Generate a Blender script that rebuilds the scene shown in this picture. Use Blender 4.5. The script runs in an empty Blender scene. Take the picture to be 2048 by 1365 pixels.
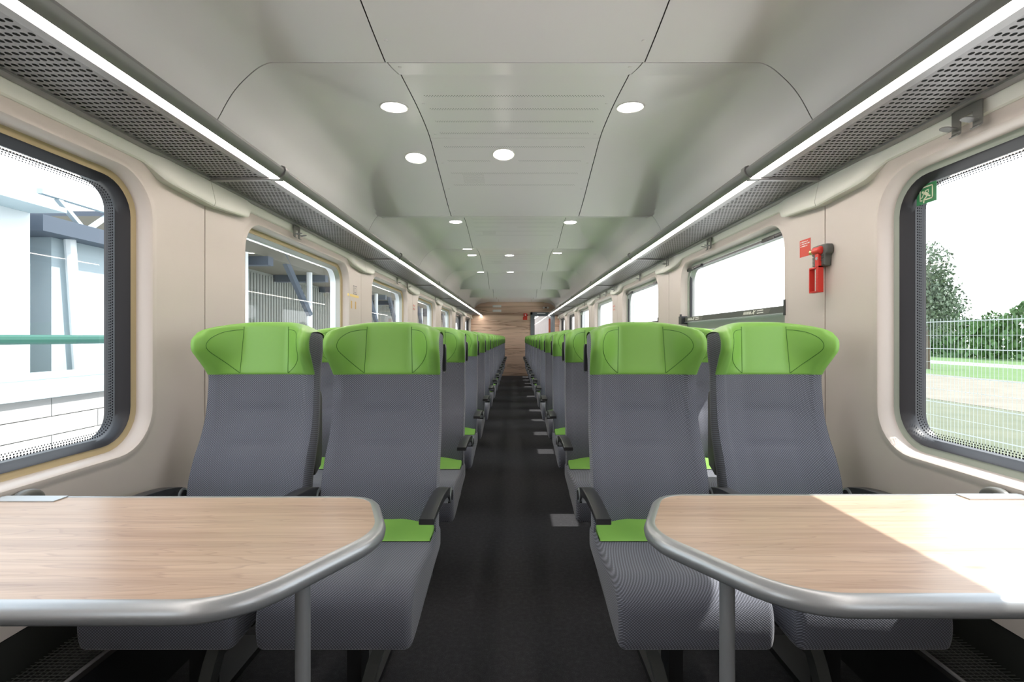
import bpy, math, random
import numpy as np
from mathutils import Vector, Matrix
random.seed(7)
S = bpy.context.scene
COL = S.collection
EYE = 1.15            # eye height above the coach floor
F = 970.0             # focal length in pixels of the 2048 px frame

# ------------------------------------------------------------------ camera
cam = bpy.data.cameras.new('camera')
cam.sensor_width = 36.0
cam.lens = F / 2048 * 36.0
cam.shift_x = -6.0 / 2048
cam.shift_y = -6.5 / 2048
cam.clip_start = 0.02
cam.clip_end = 500
co = bpy.data.objects.new('camera', cam)
co.location = (0, 0, EYE)
co.rotation_euler = (math.pi / 2, 0, 0)
COL.objects.link(co)
S.camera = co

# ------------------------------------------------------------------ sky, sun, exposure
world = bpy.data.worlds.new('sky')
S.world = world
world.use_nodes = True
wn = world.node_tree.nodes
wl = world.node_tree.links
wn.clear()
wo = wn.new('ShaderNodeOutputWorld')
bg = wn.new('ShaderNodeBackground')
tc = wn.new('ShaderNodeTexCoord')
sep = wn.new('ShaderNodeSeparateXYZ')
rmp = wn.new('ShaderNodeValToRGB')
rmp.color_ramp.elements[0].position = 0.0
rmp.color_ramp.elements[0].color = (0.96, 0.98, 1.0, 1)
rmp.color_ramp.elements[1].position = 0.9
rmp.color_ramp.elements[1].color = (0.72, 0.86, 1.0, 1)
wl.new(tc.outputs['Generated'], sep.inputs[0])
wl.new(sep.outputs['Z'], rmp.inputs[0])
wl.new(rmp.outputs[0], bg.inputs[0])
bg.inputs[1].default_value = 2.3
wl.new(bg.outputs[0], wo.inputs[0])

sun_d = bpy.data.lights.new('sun', 'SUN')
sun_d.energy = 6.3
sun_d.angle = math.radians(0.6)
sun_d.color = (1.0, 0.96, 0.9)
sun = bpy.data.objects.new('sun', sun_d)
sdir = Vector((-1.0, 0.02, -1.37)).normalized()
sun.rotation_euler = sdir.to_track_quat('-Z', 'Y').to_euler()
sun.location = (8, -3, 11)
COL.objects.link(sun)

S.view_settings.view_transform = 'Standard'
S.view_settings.look = 'None'
S.view_settings.gamma = 1.0
S.view_settings.use_curve_mapping = False
S.view_settings.exposure = 0.45
try:
    S.cycles.use_denoising = True
    S.cycles.max_bounces = 10
    S.cycles.diffuse_bounces = 6
    S.cycles.glossy_bounces = 4
    S.cycles.transparent_max_bounces = 12
    S.cycles.sample_clamp_indirect = 6.0
except Exception:
    pass

# ------------------------------------------------------------------ materials
MATS = {}
def mat(name, color, rough=0.5, metal=0.0, spec=None, emit=None, estr=0.0, build=None, coat=0.0):
    m = bpy.data.materials.new(name)
    m.use_nodes = True
    nt = m.node_tree
    b = nt.nodes['Principled BSDF']
    b.inputs['Base Color'].default_value = (*color, 1)
    b.inputs['Roughness'].default_value = rough
    b.inputs['Metallic'].default_value = metal
    if spec is not None:
        b.inputs['Specular IOR Level'].default_value = spec
    if coat:
        b.inputs['Coat Weight'].default_value = coat
    if emit:
        b.inputs['Emission Color'].default_value = (*emit, 1)
        b.inputs['Emission Strength'].default_value = estr
    if build:
        build(nt, b)
    MATS[name] = m
    return m

def N(nt, t, **kw):
    n = nt.nodes.new(t)
    for k, v in kw.items():
        setattr(n, k, v)
    return n

def ramp(nt, src, stops):
    r = N(nt, 'ShaderNodeValToRGB')
    e = r.color_ramp.elements
    while len(e) < len(stops):
        e.new(0.5)
    for i, (p, c) in enumerate(stops):
        e[i].position = p
        e[i].color = (*c, 1)
    nt.links.new(src, r.inputs[0])
    return r.outputs[0]

def mapped(nt, scale, rot=(0, 0, 0), loc=(0, 0, 0)):
    t = N(nt, 'ShaderNodeTexCoord')
    m = N(nt, 'ShaderNodeMapping')
    m.inputs['Scale'].default_value = scale
    m.inputs['Rotation'].default_value = rot
    m.inputs['Location'].default_value = loc
    nt.links.new(t.outputs['Object'], m.inputs[0])
    return m.outputs[0]

def noise(nt, vec, scale, detail=4, rough=0.5, dist=0.0):
    n = N(nt, 'ShaderNodeTexNoise')
    n.inputs['Scale'].default_value = scale
    n.inputs['Detail'].default_value = detail
    n.inputs['Roughness'].default_value = rough
    n.inputs['Distortion'].default_value = dist
    nt.links.new(vec, n.inputs['Vector'])
    return n.outputs['Fac']

def bump(nt, b, h, strength, dist):
    n = N(nt, 'ShaderNodeBump')
    n.inputs['Strength'].default_value = strength
    n.inputs['Distance'].default_value = dist
    nt.links.new(h, n.inputs['Height'])
    nt.links.new(n.outputs[0], b.inputs['Normal'])

def mth(nt, op, a, b=None):
    n = N(nt, 'ShaderNodeMath', operation=op)
    for i, v in enumerate((a, b)):
        if v is None:
            continue
        if isinstance(v, (int, float)):
            n.inputs[i].default_value = v
        else:
            nt.links.new(v, n.inputs[i])
    return n.outputs[0]

def dotv(nt, vec, d):
    n = N(nt, 'ShaderNodeVectorMath', operation='DOT_PRODUCT')
    nt.links.new(vec, n.inputs[0])
    n.inputs[1].default_value = d
    return n.outputs['Value']

def mixc(nt, fac, c1, c2, mode='MIX'):
    n = N(nt, 'ShaderNodeMix', data_type='RGBA', blend_type=mode)
    for sock, v in ((n.inputs[0], fac), (n.inputs[6], c1), (n.inputs[7], c2)):
        if isinstance(v, (int, float)):
            sock.default_value = v
        elif isinstance(v, tuple):
            sock.default_value = (*v, 1)
        else:
            nt.links.new(v, sock)
    return n.outputs[2]

def fabric_build(dark, light, pitch, seam=False):
    def f(nt, b):
        t = N(nt, 'ShaderNodeTexCoord')
        u = dotv(nt, t.outputs['Object'], (1.0, 0.7, 0.0))
        v = dotv(nt, t.outputs['Object'], (0.0, 0.85, 1.0))
        k = 2 * math.pi / pitch
        p = mth(nt, 'MULTIPLY', mth(nt, 'SINE', mth(nt, 'MULTIPLY', u, k)),
                mth(nt, 'SINE', mth(nt, 'MULTIPLY', v, k * 1.1)))
        p = mth(nt, 'ADD', mth(nt, 'MULTIPLY', p, 0.5), 0.5)
        n = noise(nt, t.outputs['Object'], 900, 2)
        q = mth(nt, 'ADD', mth(nt, 'MULTIPLY', p, 0.75), mth(nt, 'MULTIPLY', n, 0.35))
        c = ramp(nt, q, [(0.30, dark), (0.55, tuple((a + 2 * e) / 3 * 0.9 for a, e in zip(light, dark))), (0.85, light)])
        nt.links.new(c, b.inputs['Base Color'])
        bump(nt, b, q, 0.5, 0.0012)
        b.inputs['Sheen Weight'].default_value = 0.25
        b.inputs['Sheen Roughness'].default_value = 0.5
    return f

def leather_build(nt, b):
    t = N(nt, 'ShaderNodeTexCoord')
    n = noise(nt, t.outputs['Object'], 700, 3)
    bump(nt, b, n, 0.12, 0.0006)

def wood_build(base, dark, light, axis, k=1.0, knots=True, streak=0.55):
    # axis: object-space vector components (along grain, across grain) as index pair
    def f(nt, b):
        lines = not knots
        sc_l = [1.0, 1.0, 1.0]
        sc_l[axis[0]] = 0.06
        v = mapped(nt, tuple(s * k for s in sc_l))
        warp = noise(nt, v, 2.2, 3, 0.5)
        sc_f = [1.0, 1.0, 1.0]
        sc_f[axis[0]] = 0.035
        v2 = mapped(nt, tuple(s * k for s in sc_f), loc=(3.1, 1.7, 0.4))
        add = N(nt, 'ShaderNodeVectorMath', operation='ADD')
        sh = N(nt, 'ShaderNodeCombineXYZ')
        w = mth(nt, 'MULTIPLY', mth(nt, 'SUBTRACT', warp, 0.5), 0.10)
        for i in range(3):
            nt.links.new(w, sh.inputs[i])
        nt.links.new(v2, add.inputs[0])
        nt.links.new(sh.outputs[0], add.inputs[1])
        fine = noise(nt, add.outputs[0], 70, 5, 0.6)
        med = noise(nt, add.outputs[0], 14, 4, 0.6, 0.6)
        big = noise(nt, v, 4.0, 4, 0.6, 0.8)
        c = mixc(nt, ramp(nt, fine, [(0.35, (0, 0, 0)), (0.7, (1, 1, 1))]), light, base)
        s1 = ramp(nt, med, [(0.50, (0, 0, 0)), (0.64, (0.5, 0.5, 0.5)), (0.72, (1, 1, 1))])
        c = mixc(nt, mth(nt, 'MULTIPLY', s1, streak), c, dark)
        s2 = ramp(nt, big, [(0.45, (0, 0, 0)), (0.62, (1, 1, 1))])
        c = mixc(nt, mth(nt, 'MULTIPLY', s2, 0.35), c, tuple(x * 0.72 for x in base))
        if lines:
            sc_w = [1.0, 1.0, 1.0]
            sc_w[axis[0]] = 0.085
            wv = mapped(nt, tuple(sc_w), loc=(.7, .2, .35))
            n4 = noise(nt, wv, 6.0, 4, 0.55, 0.5)
            ln = ramp(nt, mth(nt, 'ABSOLUTE', mth(nt, 'SUBTRACT', n4, 0.5)), [(0.0, (1, 1, 1)), (0.030, (0, 0, 0))])
            msk = ramp(nt, noise(nt, mapped(nt, tuple(sc_w), loc=(3, 1, 2)), 3.0, 3), [(0.42, (0, 0, 0)), (0.6, (1, 1, 1))])
            c = mixc(nt, mth(nt, 'MULTIPLY', mth(nt, 'MULTIPLY', ln, msk), 0.85), c, dark)
        if knots:
            sc_w = [1.0, 1.0, 1.0]
            sc_w[axis[0]] = 0.07
            wv = mapped(nt, tuple(sc_w), loc=(.31, .9, .3))
            n4 = noise(nt, wv, 9.0, 3, 0.5, 0.3)
            rg = mth(nt, 'FRACT', mth(nt, 'MULTIPLY', n4, 26.0))
            rg = ramp(nt, rg, [(0.0, (0, 0, 0)), (0.80, (0.25, 0.25, 0.25)), (0.93, (1, 1, 1)), (1.0, (0, 0, 0))])
            c = mixc(nt, mth(nt, 'MULTIPLY', rg, 0.42), c, tuple(x * 1.25 for x in dark))
            vo = N(nt, 'ShaderNodeTexVoronoi')
            vo.inputs['Scale'].default_value = 4.2 * k
            sc_k = [1.0, 1.0, 1.0]
            sc_k[axis[0]] = 0.35
            nt.links.new(mapped(nt, tuple(sc_k), loc=(0.37, 0.11, 0.2)), vo.inputs['Vector'])
            kn = ramp(nt, vo.outputs['Distance'], [(0.012, (1, 1, 1)), (0.05, (0, 0, 0))])
            c = mixc(nt, mth(nt, 'MULTIPLY', kn, 0.75), c, tuple(x * 0.35 for x in dark))
        nt.links.new(c, b.inputs['Base Color'])
    return f

def carpet_build(nt, b):
    t = N(nt, 'ShaderNodeTexCoord')
    n = noise(nt, t.outputs['Object'], 420, 3, 0.7)
    n2 = noise(nt, t.outputs['Object'], 55, 3, 0.6)
    q = mth(nt, 'ADD', mth(nt, 'MULTIPLY', n, 0.75), mth(nt, 'MULTIPLY', n2, 0.25))
    c = ramp(nt, q, [(0.38, (0.010, 0.010, 0.012)), (0.55, (0.026, 0.026, 0.030)), (0.70, (0.085, 0.085, 0.095))])
    nt.links.new(c, b.inputs['Base Color'])
    bump(nt, b, n, 0.6, 0.003)

def glass_build():
    m = bpy.data.materials.new('window_glass')
    m.use_nodes = True
    nt = m.node_tree
    nt.nodes.clear()
    o = N(nt, 'ShaderNodeOutputMaterial')
    mx = N(nt, 'ShaderNodeMixShader')
    tr = N(nt, 'ShaderNodeBsdfTransparent')
    tr.inputs[0].default_value = (0.95, 0.96, 0.96, 1)
    gl = N(nt, 'ShaderNodeBsdfGlossy')
    gl.inputs['Roughness'].default_value = 0.02
    fr = N(nt, 'ShaderNodeLayerWeight')
    fr.inputs['Blend'].default_value = 0.5
    p5 = mth(nt, 'POWER', fr.outputs['Facing'], 5.0)
    fres = mth(nt, 'ADD', mth(nt, 'MULTIPLY', p5, 0.9), 0.055)
    nt.links.new(fres, mx.inputs[0])
    nt.links.new(tr.outputs[0], mx.inputs[1])
    nt.links.new(gl.outputs[0], mx.inputs[2])
    nt.links.new(mx.outputs[0], o.inputs[0])
    MATS['glass'] = m

glass_build()
mat('wall', (0.60, 0.54, 0.50), 0.42)
mat('cornice', (0.76, 0.77, 0.71), 0.42)
mat('ceiling', (0.94, 0.90, 0.90), 0.28)
mat('seam_dark', (0.05, 0.045, 0.04), 0.8)
mat('joint_tan', (0.30, 0.20, 0.12), 0.7)
mat('rack_grey', (0.31, 0.30, 0.30), 0.38, 0.35)
mat('rack_sheet', (0.25, 0.24, 0.24), 0.42, 0.3)
mat('hole_shade', (0.075, 0.075, 0.07), 0.8)  # painted shade seen through the shelf holes
mat('led', (1, 1, 1), 0.4, emit=(1.0, 0.90, 0.82), estr=22.0)
mat('downlight', (1, 1, 1), 0.4, emit=(1.0, 0.93, 0.85), estr=40.0)
mat('lamp_trim', (0.85, 0.83, 0.80), 0.3)
mat('tan_frame', (0.45, 0.36, 0.21), 0.5)
mat('grey_green_frame', (0.36, 0.40, 0.35), 0.5)
mat('silver_frame', (0.62, 0.65, 0.66), 0.35, 0.6)
mat('gasket', (0.014, 0.014, 0.018), 0.42)
mat('frit', (0.012, 0.012, 0.02), 0.5)
mat('black', (0.012, 0.012, 0.013), 0.5)
mat('black_plastic', (0.022, 0.023, 0.026), 0.36)
mat('kick', (0.02, 0.021, 0.018), 0.55)
mat('silver', (0.50, 0.53, 0.55), 0.30, 0.75)
mat('rim', (0.43, 0.45, 0.465), 0.34, 0.6)
mat('chrome', (0.75, 0.75, 0.75), 0.15, 1.0)
mat('hub_grey', (0.13, 0.13, 0.12), 0.4)
mat('fabric', (0.2, 0.2, 0.22), 0.9, build=fabric_build((0.058, 0.062, 0.078), (0.25, 0.265, 0.325), 0.0085))
mat('leather', (0.22, 0.47, 0.085), 0.42, build=leather_build)
mat('leather_seam', (0.05, 0.17, 0.02), 0.6)
mat('carpet', (0.03, 0.03, 0.03), 0.95, build=carpet_build)
mat('table_wood', (0.6, 0.4, 0.3), 0.33,
    build=wood_build((0.50, 0.345, 0.245), (0.25, 0.15, 0.115), (0.64, 0.485, 0.37), (0, 1), 1.0, True, 0.75))
mat('end_wood', (0.6, 0.4, 0.3), 0.45,
    build=wood_build((0.74, 0.52, 0.38), (0.24, 0.125, 0.075), (0.80, 0.60, 0.45), (0, 2), 0.45, False, 0.85))
mat('red', (0.62, 0.035, 0.025), 0.38)
mat('red_print', (0.66, 0.06, 0.035), 0.5)
mat('white_print', (0.85, 0.83, 0.80), 0.5)
mat('cream_print', (0.80, 0.82, 0.62), 0.5)
mat('yellow_print', (0.80, 0.62, 0.22), 0.5)
mat('ochre_print', (0.62, 0.40, 0.14), 0.5)
mat('grey_print', (0.16, 0.16, 0.17), 0.5)
mat('green_print', (0.035, 0.24, 0.09), 0.45)
mat('bracket_grey', (0.085, 0.09, 0.085), 0.5)
mat('brass', (0.75, 0.68, 0.30), 0.25, 0.8)
mat('door_grey', (0.15, 0.17, 0.19), 0.4, 0.3)
mat('white_panel', (0.78, 0.78, 0.80), 0.5)
mat('orange', (0.75, 0.14, 0.05), 0.5)
mat('perf', (0.10, 0.10, 0.095), 0.7)
# outside
def grass_build(c1, c2):
    def f(nt, b):
        t = N(nt, 'ShaderNodeTexCoord')
        n = noise(nt, t.outputs['Object'], 0.8, 6, 0.7)
        nt.links.new(ramp(nt, n, [(0.35, c1), (0.65, c2)]), b.inputs['Base Color'])
    return f
mat('grass', (0.2, 0.3, 0.1), 0.9, build=grass_build((0.085, 0.10, 0.055), (0.13, 0.135, 0.085)))
mat('meadow', (0.2, 0.4, 0.1), 0.9, build=grass_build((0.06, 0.13, 0.03), (0.10, 0.17, 0.05)))
mat('gravel', (0.4, 0.36, 0.3), 0.9, build=grass_build((0.16, 0.14, 0.105), (0.22, 0.195, 0.15)))
mat('bounce_ballast', (0.5, 0.48, 0.45), 0.9, build=grass_build((0.66, 0.64, 0.62), (0.80, 0.78, 0.75)))  # made very pale to reflect light up to the ceiling
mat('path', (0.28, 0.28, 0.27), 0.9)
mat('foliage', (0.1, 0.22, 0.05), 0.7, build=grass_build((0.045, 0.115, 0.03), (0.085, 0.17, 0.05)))
mat('foliage_grey', (0.15, 0.22, 0.12), 0.7, build=grass_build((0.09, 0.135, 0.08), (0.14, 0.185, 0.125)))
mat('bark', (0.12, 0.09, 0.06), 0.9)
mat('wire', (0.42, 0.47, 0.46), 0.5, 0.3)
mat('facade_white', (0.78, 0.80, 0.81), 0.7)
mat('facade_grey', (0.40, 0.47, 0.50), 0.7)
mat('cladding', (0.34, 0.35, 0.32), 0.6)
mat('roof_dark', (0.07, 0.09, 0.12), 0.7)
mat('roof_brown', (0.14, 0.13, 0.10), 0.8)
mat('green_rail', (0.02, 0.10, 0.075), 0.5)
mat('window_dark', (0.05, 0.08, 0.10), 0.15)
mat('concrete', (0.50, 0.50, 0.49), 0.85)

# ------------------------------------------------------------------ mesh helpers
class MB:
    def __init__(s):
        s.v = []; s.f = []
    def add(s, vs, fs):
        o = len(s.v)
        s.v += [tuple(p) for p in vs]
        s.f += [tuple(i + o for i in f) for f in fs]
        return s
    def box(s, a, b):
        x0, y0, z0 = a; x1, y1, z1 = b
        v = [(x0, y0, z0), (x1, y0, z0), (x1, y1, z0), (x0, y1, z0), (x0, y0, z1), (x1, y0, z1), (x1, y1, z1), (x0, y1, z1)]
        return s.add(v, [(0, 3, 2, 1), (4, 5, 6, 7), (0, 1, 5, 4), (1, 2, 6, 5), (2, 3, 7, 6), (3, 0, 4, 7)])
    def obox(s, c, half, rot=None):
        R = rot or Matrix.Identity(3)
        v = []
        for dx, dy, dz in ((-1, -1, -1), (1, -1, -1), (1, 1, -1), (-1, 1, -1), (-1, -1, 1), (1, -1, 1), (1, 1, 1), (-1, 1, 1)):
            p = R @ Vector((dx * half[0], dy * half[1], dz * half[2]))
            v.append((c[0] + p.x, c[1] + p.y, c[2] + p.z))
        return s.add(v, [(0, 3, 2, 1), (4, 5, 6, 7), (0, 1, 5, 4), (1, 2, 6, 5), (2, 3, 7, 6), (3, 0, 4, 7)])
    def loft(s, rings, closed=True, cap=True, wrap=False):
        n = len(rings[0]); o = len(s.v)
        for r in rings:
            s.v += [tuple(p) for p in r]
        m = len(rings)
        for i in range(m if wrap else m - 1):
            a = o + i * n; b = o + ((i + 1) % m) * n
            for j in range(n if closed else n - 1):
                k = (j + 1) % n
                s.f.append((a + j, a + k, b + k, b + j))
        if cap and not wrap:
            s.f.append(tuple(o + j for j in reversed(range(n))))
            s.f.append(tuple(o + (m - 1) * n + j for j in range(n)))
        return s
    def tube(s, pts, r, n=8, closed=False, cap=True):
        P = [Vector(p) for p in pts]
        rings = []
        m = len(P)
        up = None
        for i in range(m):
            if closed:
                d = (P[(i + 1) % m] - P[i - 1]).normalized()
            else:
                d = (P[min(i + 1, m - 1)] - P[max(i - 1, 0)]).normalized()
            if up is None:
                up = Vector((0, 0, 1)) if abs(d.z) < 0.9 else Vector((0, 1, 0))
            a = d.cross(up)
            if a.length < 1e-5:
                a = d.cross(Vector((1, 0, 0)))
            a.normalize()
            b = a.cross(d).normalized()
            up = b
            rr = r[i] if isinstance(r, (list, tuple)) else r
            rings.append([P[i] + a * math.cos(t) * rr + b * math.sin(t) * rr for t in (2 * math.pi * k / n for k in range(n))])
        return s.loft(rings, True, cap, closed)
    def cyl(s, a, b, r, n=16, r2=None):
        return s.tube([a, b], [r, r if r2 is None else r2], n)
    def xprofile(s, prof, x0, x1, r=0.0, steps=4):
        """extrude a (y, z) profile along x with softly rounded ends"""
        P = np.array(prof, float)
        n = len(P)
        # inward normals
        nrm = []
        area = 0.5 * sum(P[i][0] * P[(i + 1) % n][1] - P[(i + 1) % n][0] * P[i][1] for i in range(n))
        sg = 1 if area > 0 else -1
        for i in range(n):
            t = P[(i + 1) % n] - P[i - 1]
            l = math.hypot(*t) or 1
            nrm.append((-t[1] / l * sg, t[0] / l * sg))
        nrm = np.array(nrm)
        rings = []
        sgn = 1 if x1 > x0 else -1
        if r > 0:
            for k in range(steps + 1):
                a = math.pi / 2 * k / steps
                q = P + nrm * r * (1 - math.sin(a))
                rings.append([(x0 + sgn * r * (1 - math.cos(a)), y, z) for y, z in q])
            for k in range(steps + 1):
                a = math.pi / 2 * (1 - k / steps)
                q = P + nrm * r * (1 - math.sin(a))
                rings.append([(x1 - sgn * r * (1 - math.cos(a)), y, z) for y, z in q])
        else:
            rings = [[(x0, y, z) for y, z in P], [(x1, y, z) for y, z in P]]
        return s.loft(rings)
    def disc(s, c, r, n=12, nz=-1):
        v = [(c[0] + r * math.cos(2 * math.pi * k / n), c[1] + r * math.sin(2 * math.pi * k / n), c[2]) for k in range(n)]
        f = tuple(range(n)) if nz > 0 else tuple(reversed(range(n)))
        return s.add(v, [f])
    def mesh(s, name, m, smooth=True, angle=35, fix=True):
        me = bpy.data.meshes.new(name)
        me.from_pydata(s.v, [], s.f)
        me.materials.append(MATS[m])
        if fix:
            import bmesh
            bm = bmesh.new(); bm.from_mesh(me)
            bmesh.ops.recalc_face_normals(bm, faces=bm.faces)
            bm.to_mesh(me); bm.free()
        if smooth:
            me.polygons.foreach_set('use_smooth', [True] * len(me.polygons))
            me.set_sharp_from_angle(angle=math.radians(angle))
        me.update()
        return me

def link(name, me, parent=None, loc=(0, 0, 0), rot=(0, 0, 0), **props):
    o = bpy.data.objects.new(name, me)
    COL.objects.link(o)
    o.location = loc
    o.rotation_euler = rot
    if parent is not None:
        o.parent = parent
    for k, v in props.items():
        o[k] = v
    return o
def thing(name, label, cat, loc=(0, 0, 0), group=None, me=None):
    o = link(name, me, None, loc)
    o['label'] = label; o['category'] = cat
    if group: o['group'] = group
    return o
def build(mb, name, m, parent=None, **kw):
    sm = kw.pop('smooth', True); an = kw.pop('angle', 35); fx = kw.pop('fix', True)
    return link(name, mb.mesh(name, m, sm, an, fx), parent, **kw)
def struct(name, me=None, **kw):
    return link(name, me, None, kind='structure', **kw)

def hermite(xs, ys):
    """monotone cubic interpolation"""
    xs = np.array(xs, float); ys = np.array(ys, float)
    h = np.diff(xs); d = np.diff(ys) / h
    m = np.zeros(len(xs))
    m[0] = d[0]; m[-1] = d[-1]
    for i in range(1, len(xs) - 1):
        if d[i - 1] * d[i] > 0:
            w1 = 2 * h[i] + h[i - 1]; w2 = h[i] + 2 * h[i - 1]
            m[i] = (w1 + w2) / (w1 / d[i - 1] + w2 / d[i])
    def f(x):
        x = min(max(x, xs[0]), xs[-1])
        i = min(int(np.searchsorted(xs, x, side='right')) - 1, len(xs) - 2)
        i = max(i, 0)
        t = (x - xs[i]) / h[i]
        return float((1 + 2 * t) * (1 - t) ** 2 * ys[i] + t * (1 - t) ** 2 * h[i] * m[i] + t * t * (3 - 2 * t) * ys[i + 1] + t * t * (t - 1) * h[i] * m[i + 1])
    return f
def catmull(pts, per=4):
    P = [np.array(p, float) for p in pts]
    out = []
    n = len(P)
    for i in range(n - 1):
        p0 = P[max(i - 1, 0)]; p1 = P[i]; p2 = P[i + 1]; p3 = P[min(i + 2, n - 1)]
        for k in range(per):
            t = k / per
            out.append(0.5 * ((2 * p1) + (-p0 + p2) * t + (2 * p0 - 5 * p1 + 4 * p2 - p3) * t * t + (-p0 + 3 * p1 - 3 * p2 + p3) * t ** 3))
    out.append(P[-1])
    return out
def catmull_closed(pts, per=4):
    P = [np.array(p, float) for p in pts]
    n = len(P); out = []
    for i in range(n):
        p0, p1, p2, p3 = P[i - 1], P[i], P[(i + 1) % n], P[(i + 2) % n]
        for k in range(per):
            t = k / per
            out.append(0.5 * ((2 * p1) + (-p0 + p2) * t + (2 * p0 - 5 * p1 + 4 * p2 - p3) * t * t + (-p0 + 3 * p1 - 3 * p2 + p3) * t ** 3))
    return out
ORD = ['first', 'second', 'third', 'fourth', 'fifth', 'sixth', 'seventh', 'eighth', 'ninth', 'tenth', 'eleventh',
       'twelfth', 'thirteenth', 'fourteenth']

# ------------------------------------------------------------------ coach shell
Y0, Y1 = -2.14, 14.65
PITCH = 2.11
SEAM0 = 2.08
WX = 1.33
CZ, HY, HZ = 1.2425, 0.750, 0.4925

floor = struct('floor', MB().box((-1.46, Y0, -0.10), (1.46, 17.3, 0.0)).mesh('floor', 'carpet', False))
roof = struct('ceiling', MB().box((-1.50, Y0 - 0.05, 2.36), (1.50, 17.3, 2.44)).mesh('ceiling', 'seam_dark', False))

def rrect(inset, r, nc=8, rr_=None):
    hy = HY - inset; hz = HZ - inset; r = rr_ or max(r - inset * 0.9, 0.03)
    pts = []
    for cy, cz, a0 in ((hy - r, hz - r, 0), (-(hy - r), hz - r, 90), (-(hy - r), -(hz - r), 180), (hy - r, -(hz - r), 270)):
        for k in range(nc + 1):
            a = math.radians(a0 + 90 * k / nc)
            pts.append((cy + r * math.cos(a), cz + r * math.sin(a)))
    return pts
def outer_rect(ylo, yhi, zlo, zhi, r, nc=8):
    """outer border points matching rrect() one to one"""
    base = rrect(0, r, nc)
    out = []
    for q in range(4):
        for k in range(nc + 1):
            y, z = base[q * (nc + 1) + k]
            h = nc // 2
            sy = yhi if q in (0, 3) else ylo
            sz = zhi if q in (0, 1) else zlo
            if k == h:
                out.append((sy, sz))
            elif (k < h) == (q in (0, 2)):
                out.append((sy, z))
            else:
                out.append((y, sz))
    return out
RC = 0.15
ZLO, ZHI = 0.36, 1.783
def panel_mesh(sx, hw):
    o = outer_rect(-hw, hw, ZLO - CZ, ZHI - CZ, RC)
    def ring(pts, X):
        return [(sx * X, y, z) for y, z in pts]
    rings = [ring(o, WX + 0.012), ring([(y * 0.9985, z * 0.998) for y, z in o], WX),
             ring(rrect(-0.03, RC), WX), ring(rrect(-0.018, RC), WX - 0.001), ring(rrect(-0.010, RC), WX - 0.0045), ring(rrect(0.0, RC), WX - 0.004),
             ring(rrect(0.006, RC), WX + 0.004), ring(rrect(0.010, RC), WX + 0.030),
             ring(rrect(0.014, RC), WX + 0.052), ring(rrect(0.014, RC), 1.46), ring(o, 1.46)]
    return MB().loft(rings, True, False, True).mesh('wall_panel', 'wall', True, 40)
HW = PITCH / 2 - 0.0022
PANEL = {s: panel_mesh(s, HW) for s in (-1, 1)}
def ring_mesh(sx, spec, m, name, cap=False):
    rings = [[(sx * q[1], y, z) for y, z in rrect(q[0], RC, 8, q[2] if len(q) > 2 else None)] for q in spec]
    mb = MB().loft(rings, True, False)
    return mb.mesh(name, m, True, 40)
FRAME = {}
for s in (-1, 1):
    spec = [(0.013, WX + 0.046), (0.018, WX + 0.050), (0.036, WX + 0.053), (0.038, 1.395)]
    FRAME[s, 'tan'] = ring_mesh(s, spec, 'tan_frame' if s < 0 else 'grey_green_frame', 'inner_frame')
    FRAME[s, 'gasket'] = ring_mesh(s, [(0.034, WX + 0.050), (0.038, WX + 0.056), (0.047, 1.410, .100), (0.053, 1.4215, .080), (0.050, 1.43, .08), (0.050, 1.462, .08)], 'gasket', 'gasket')
    FRAME[s, 'silver'] = ring_mesh(s, [(0.034, WX + 0.056), (0.039, WX + 0.060), (0.047, 1.41), (0.055, 1.418), (0.052, 1.43), (0.050, 1.462)], 'silver_frame', 'silver_edge')
    FRAME[s, 'dark'] = ring_mesh(s, [(0.020, WX + 0.050), (0.030, WX + 0.054), (0.050, 1.395), (0.075, 1.40), (0.078, 1.43)], 'black_plastic', 'dark_frame')
    g = rrect(0.045, RC)
    mbg = MB().add([(s * 1.424, y, z) for y, z in g], [tuple(range(len(g)))])
    FRAME[s, 'glass'] = mbg.mesh('pane', 'glass', False)
    # frit dots on the glass edge
    mbf = MB()
    for row, ins, dr in ((0, 0.061, 0.0031), (1, 0.0685, 0.0027), (2, 0.0755, 0.0022)):
        pts = rrect(ins, RC, 24, .075)
        L = [0.0]
        for i in range(len(pts)):
            a = pts[i]; b = pts[(i + 1) % len(pts)]
            L.append(L[-1] + math.hypot(b[0] - a[0], b[1] - a[1]))
        tot = L[-1]; nn = int(tot / 0.0095)
        j = 0
        for k in range(nn):
            d = (k + 0.5 * (row % 2)) * tot / nn
            if d >= tot: d -= tot; j = 0
            while j < len(pts) - 1 and L[j + 1] < d: j += 1
            a = pts[j]; b = pts[(j + 1) % len(pts)]
            t = (d - L[j]) / max(L[j + 1] - L[j], 1e-9)
            cy = a[0] + (b[0] - a[0]) * t; cz = a[1] + (b[1] - a[1]) * t
            mbf.add([(s * 1.4225, cy + dr * math.cos(q), cz + dr * math.sin(q)) for q in (2 * math.pi * w / 6 for w in range(6))], [(0, 1, 2, 3, 4, 5)])
    FRAME[s, 'frit'] = mbf.mesh('dotted_border', 'frit', False, fix=False)

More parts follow.
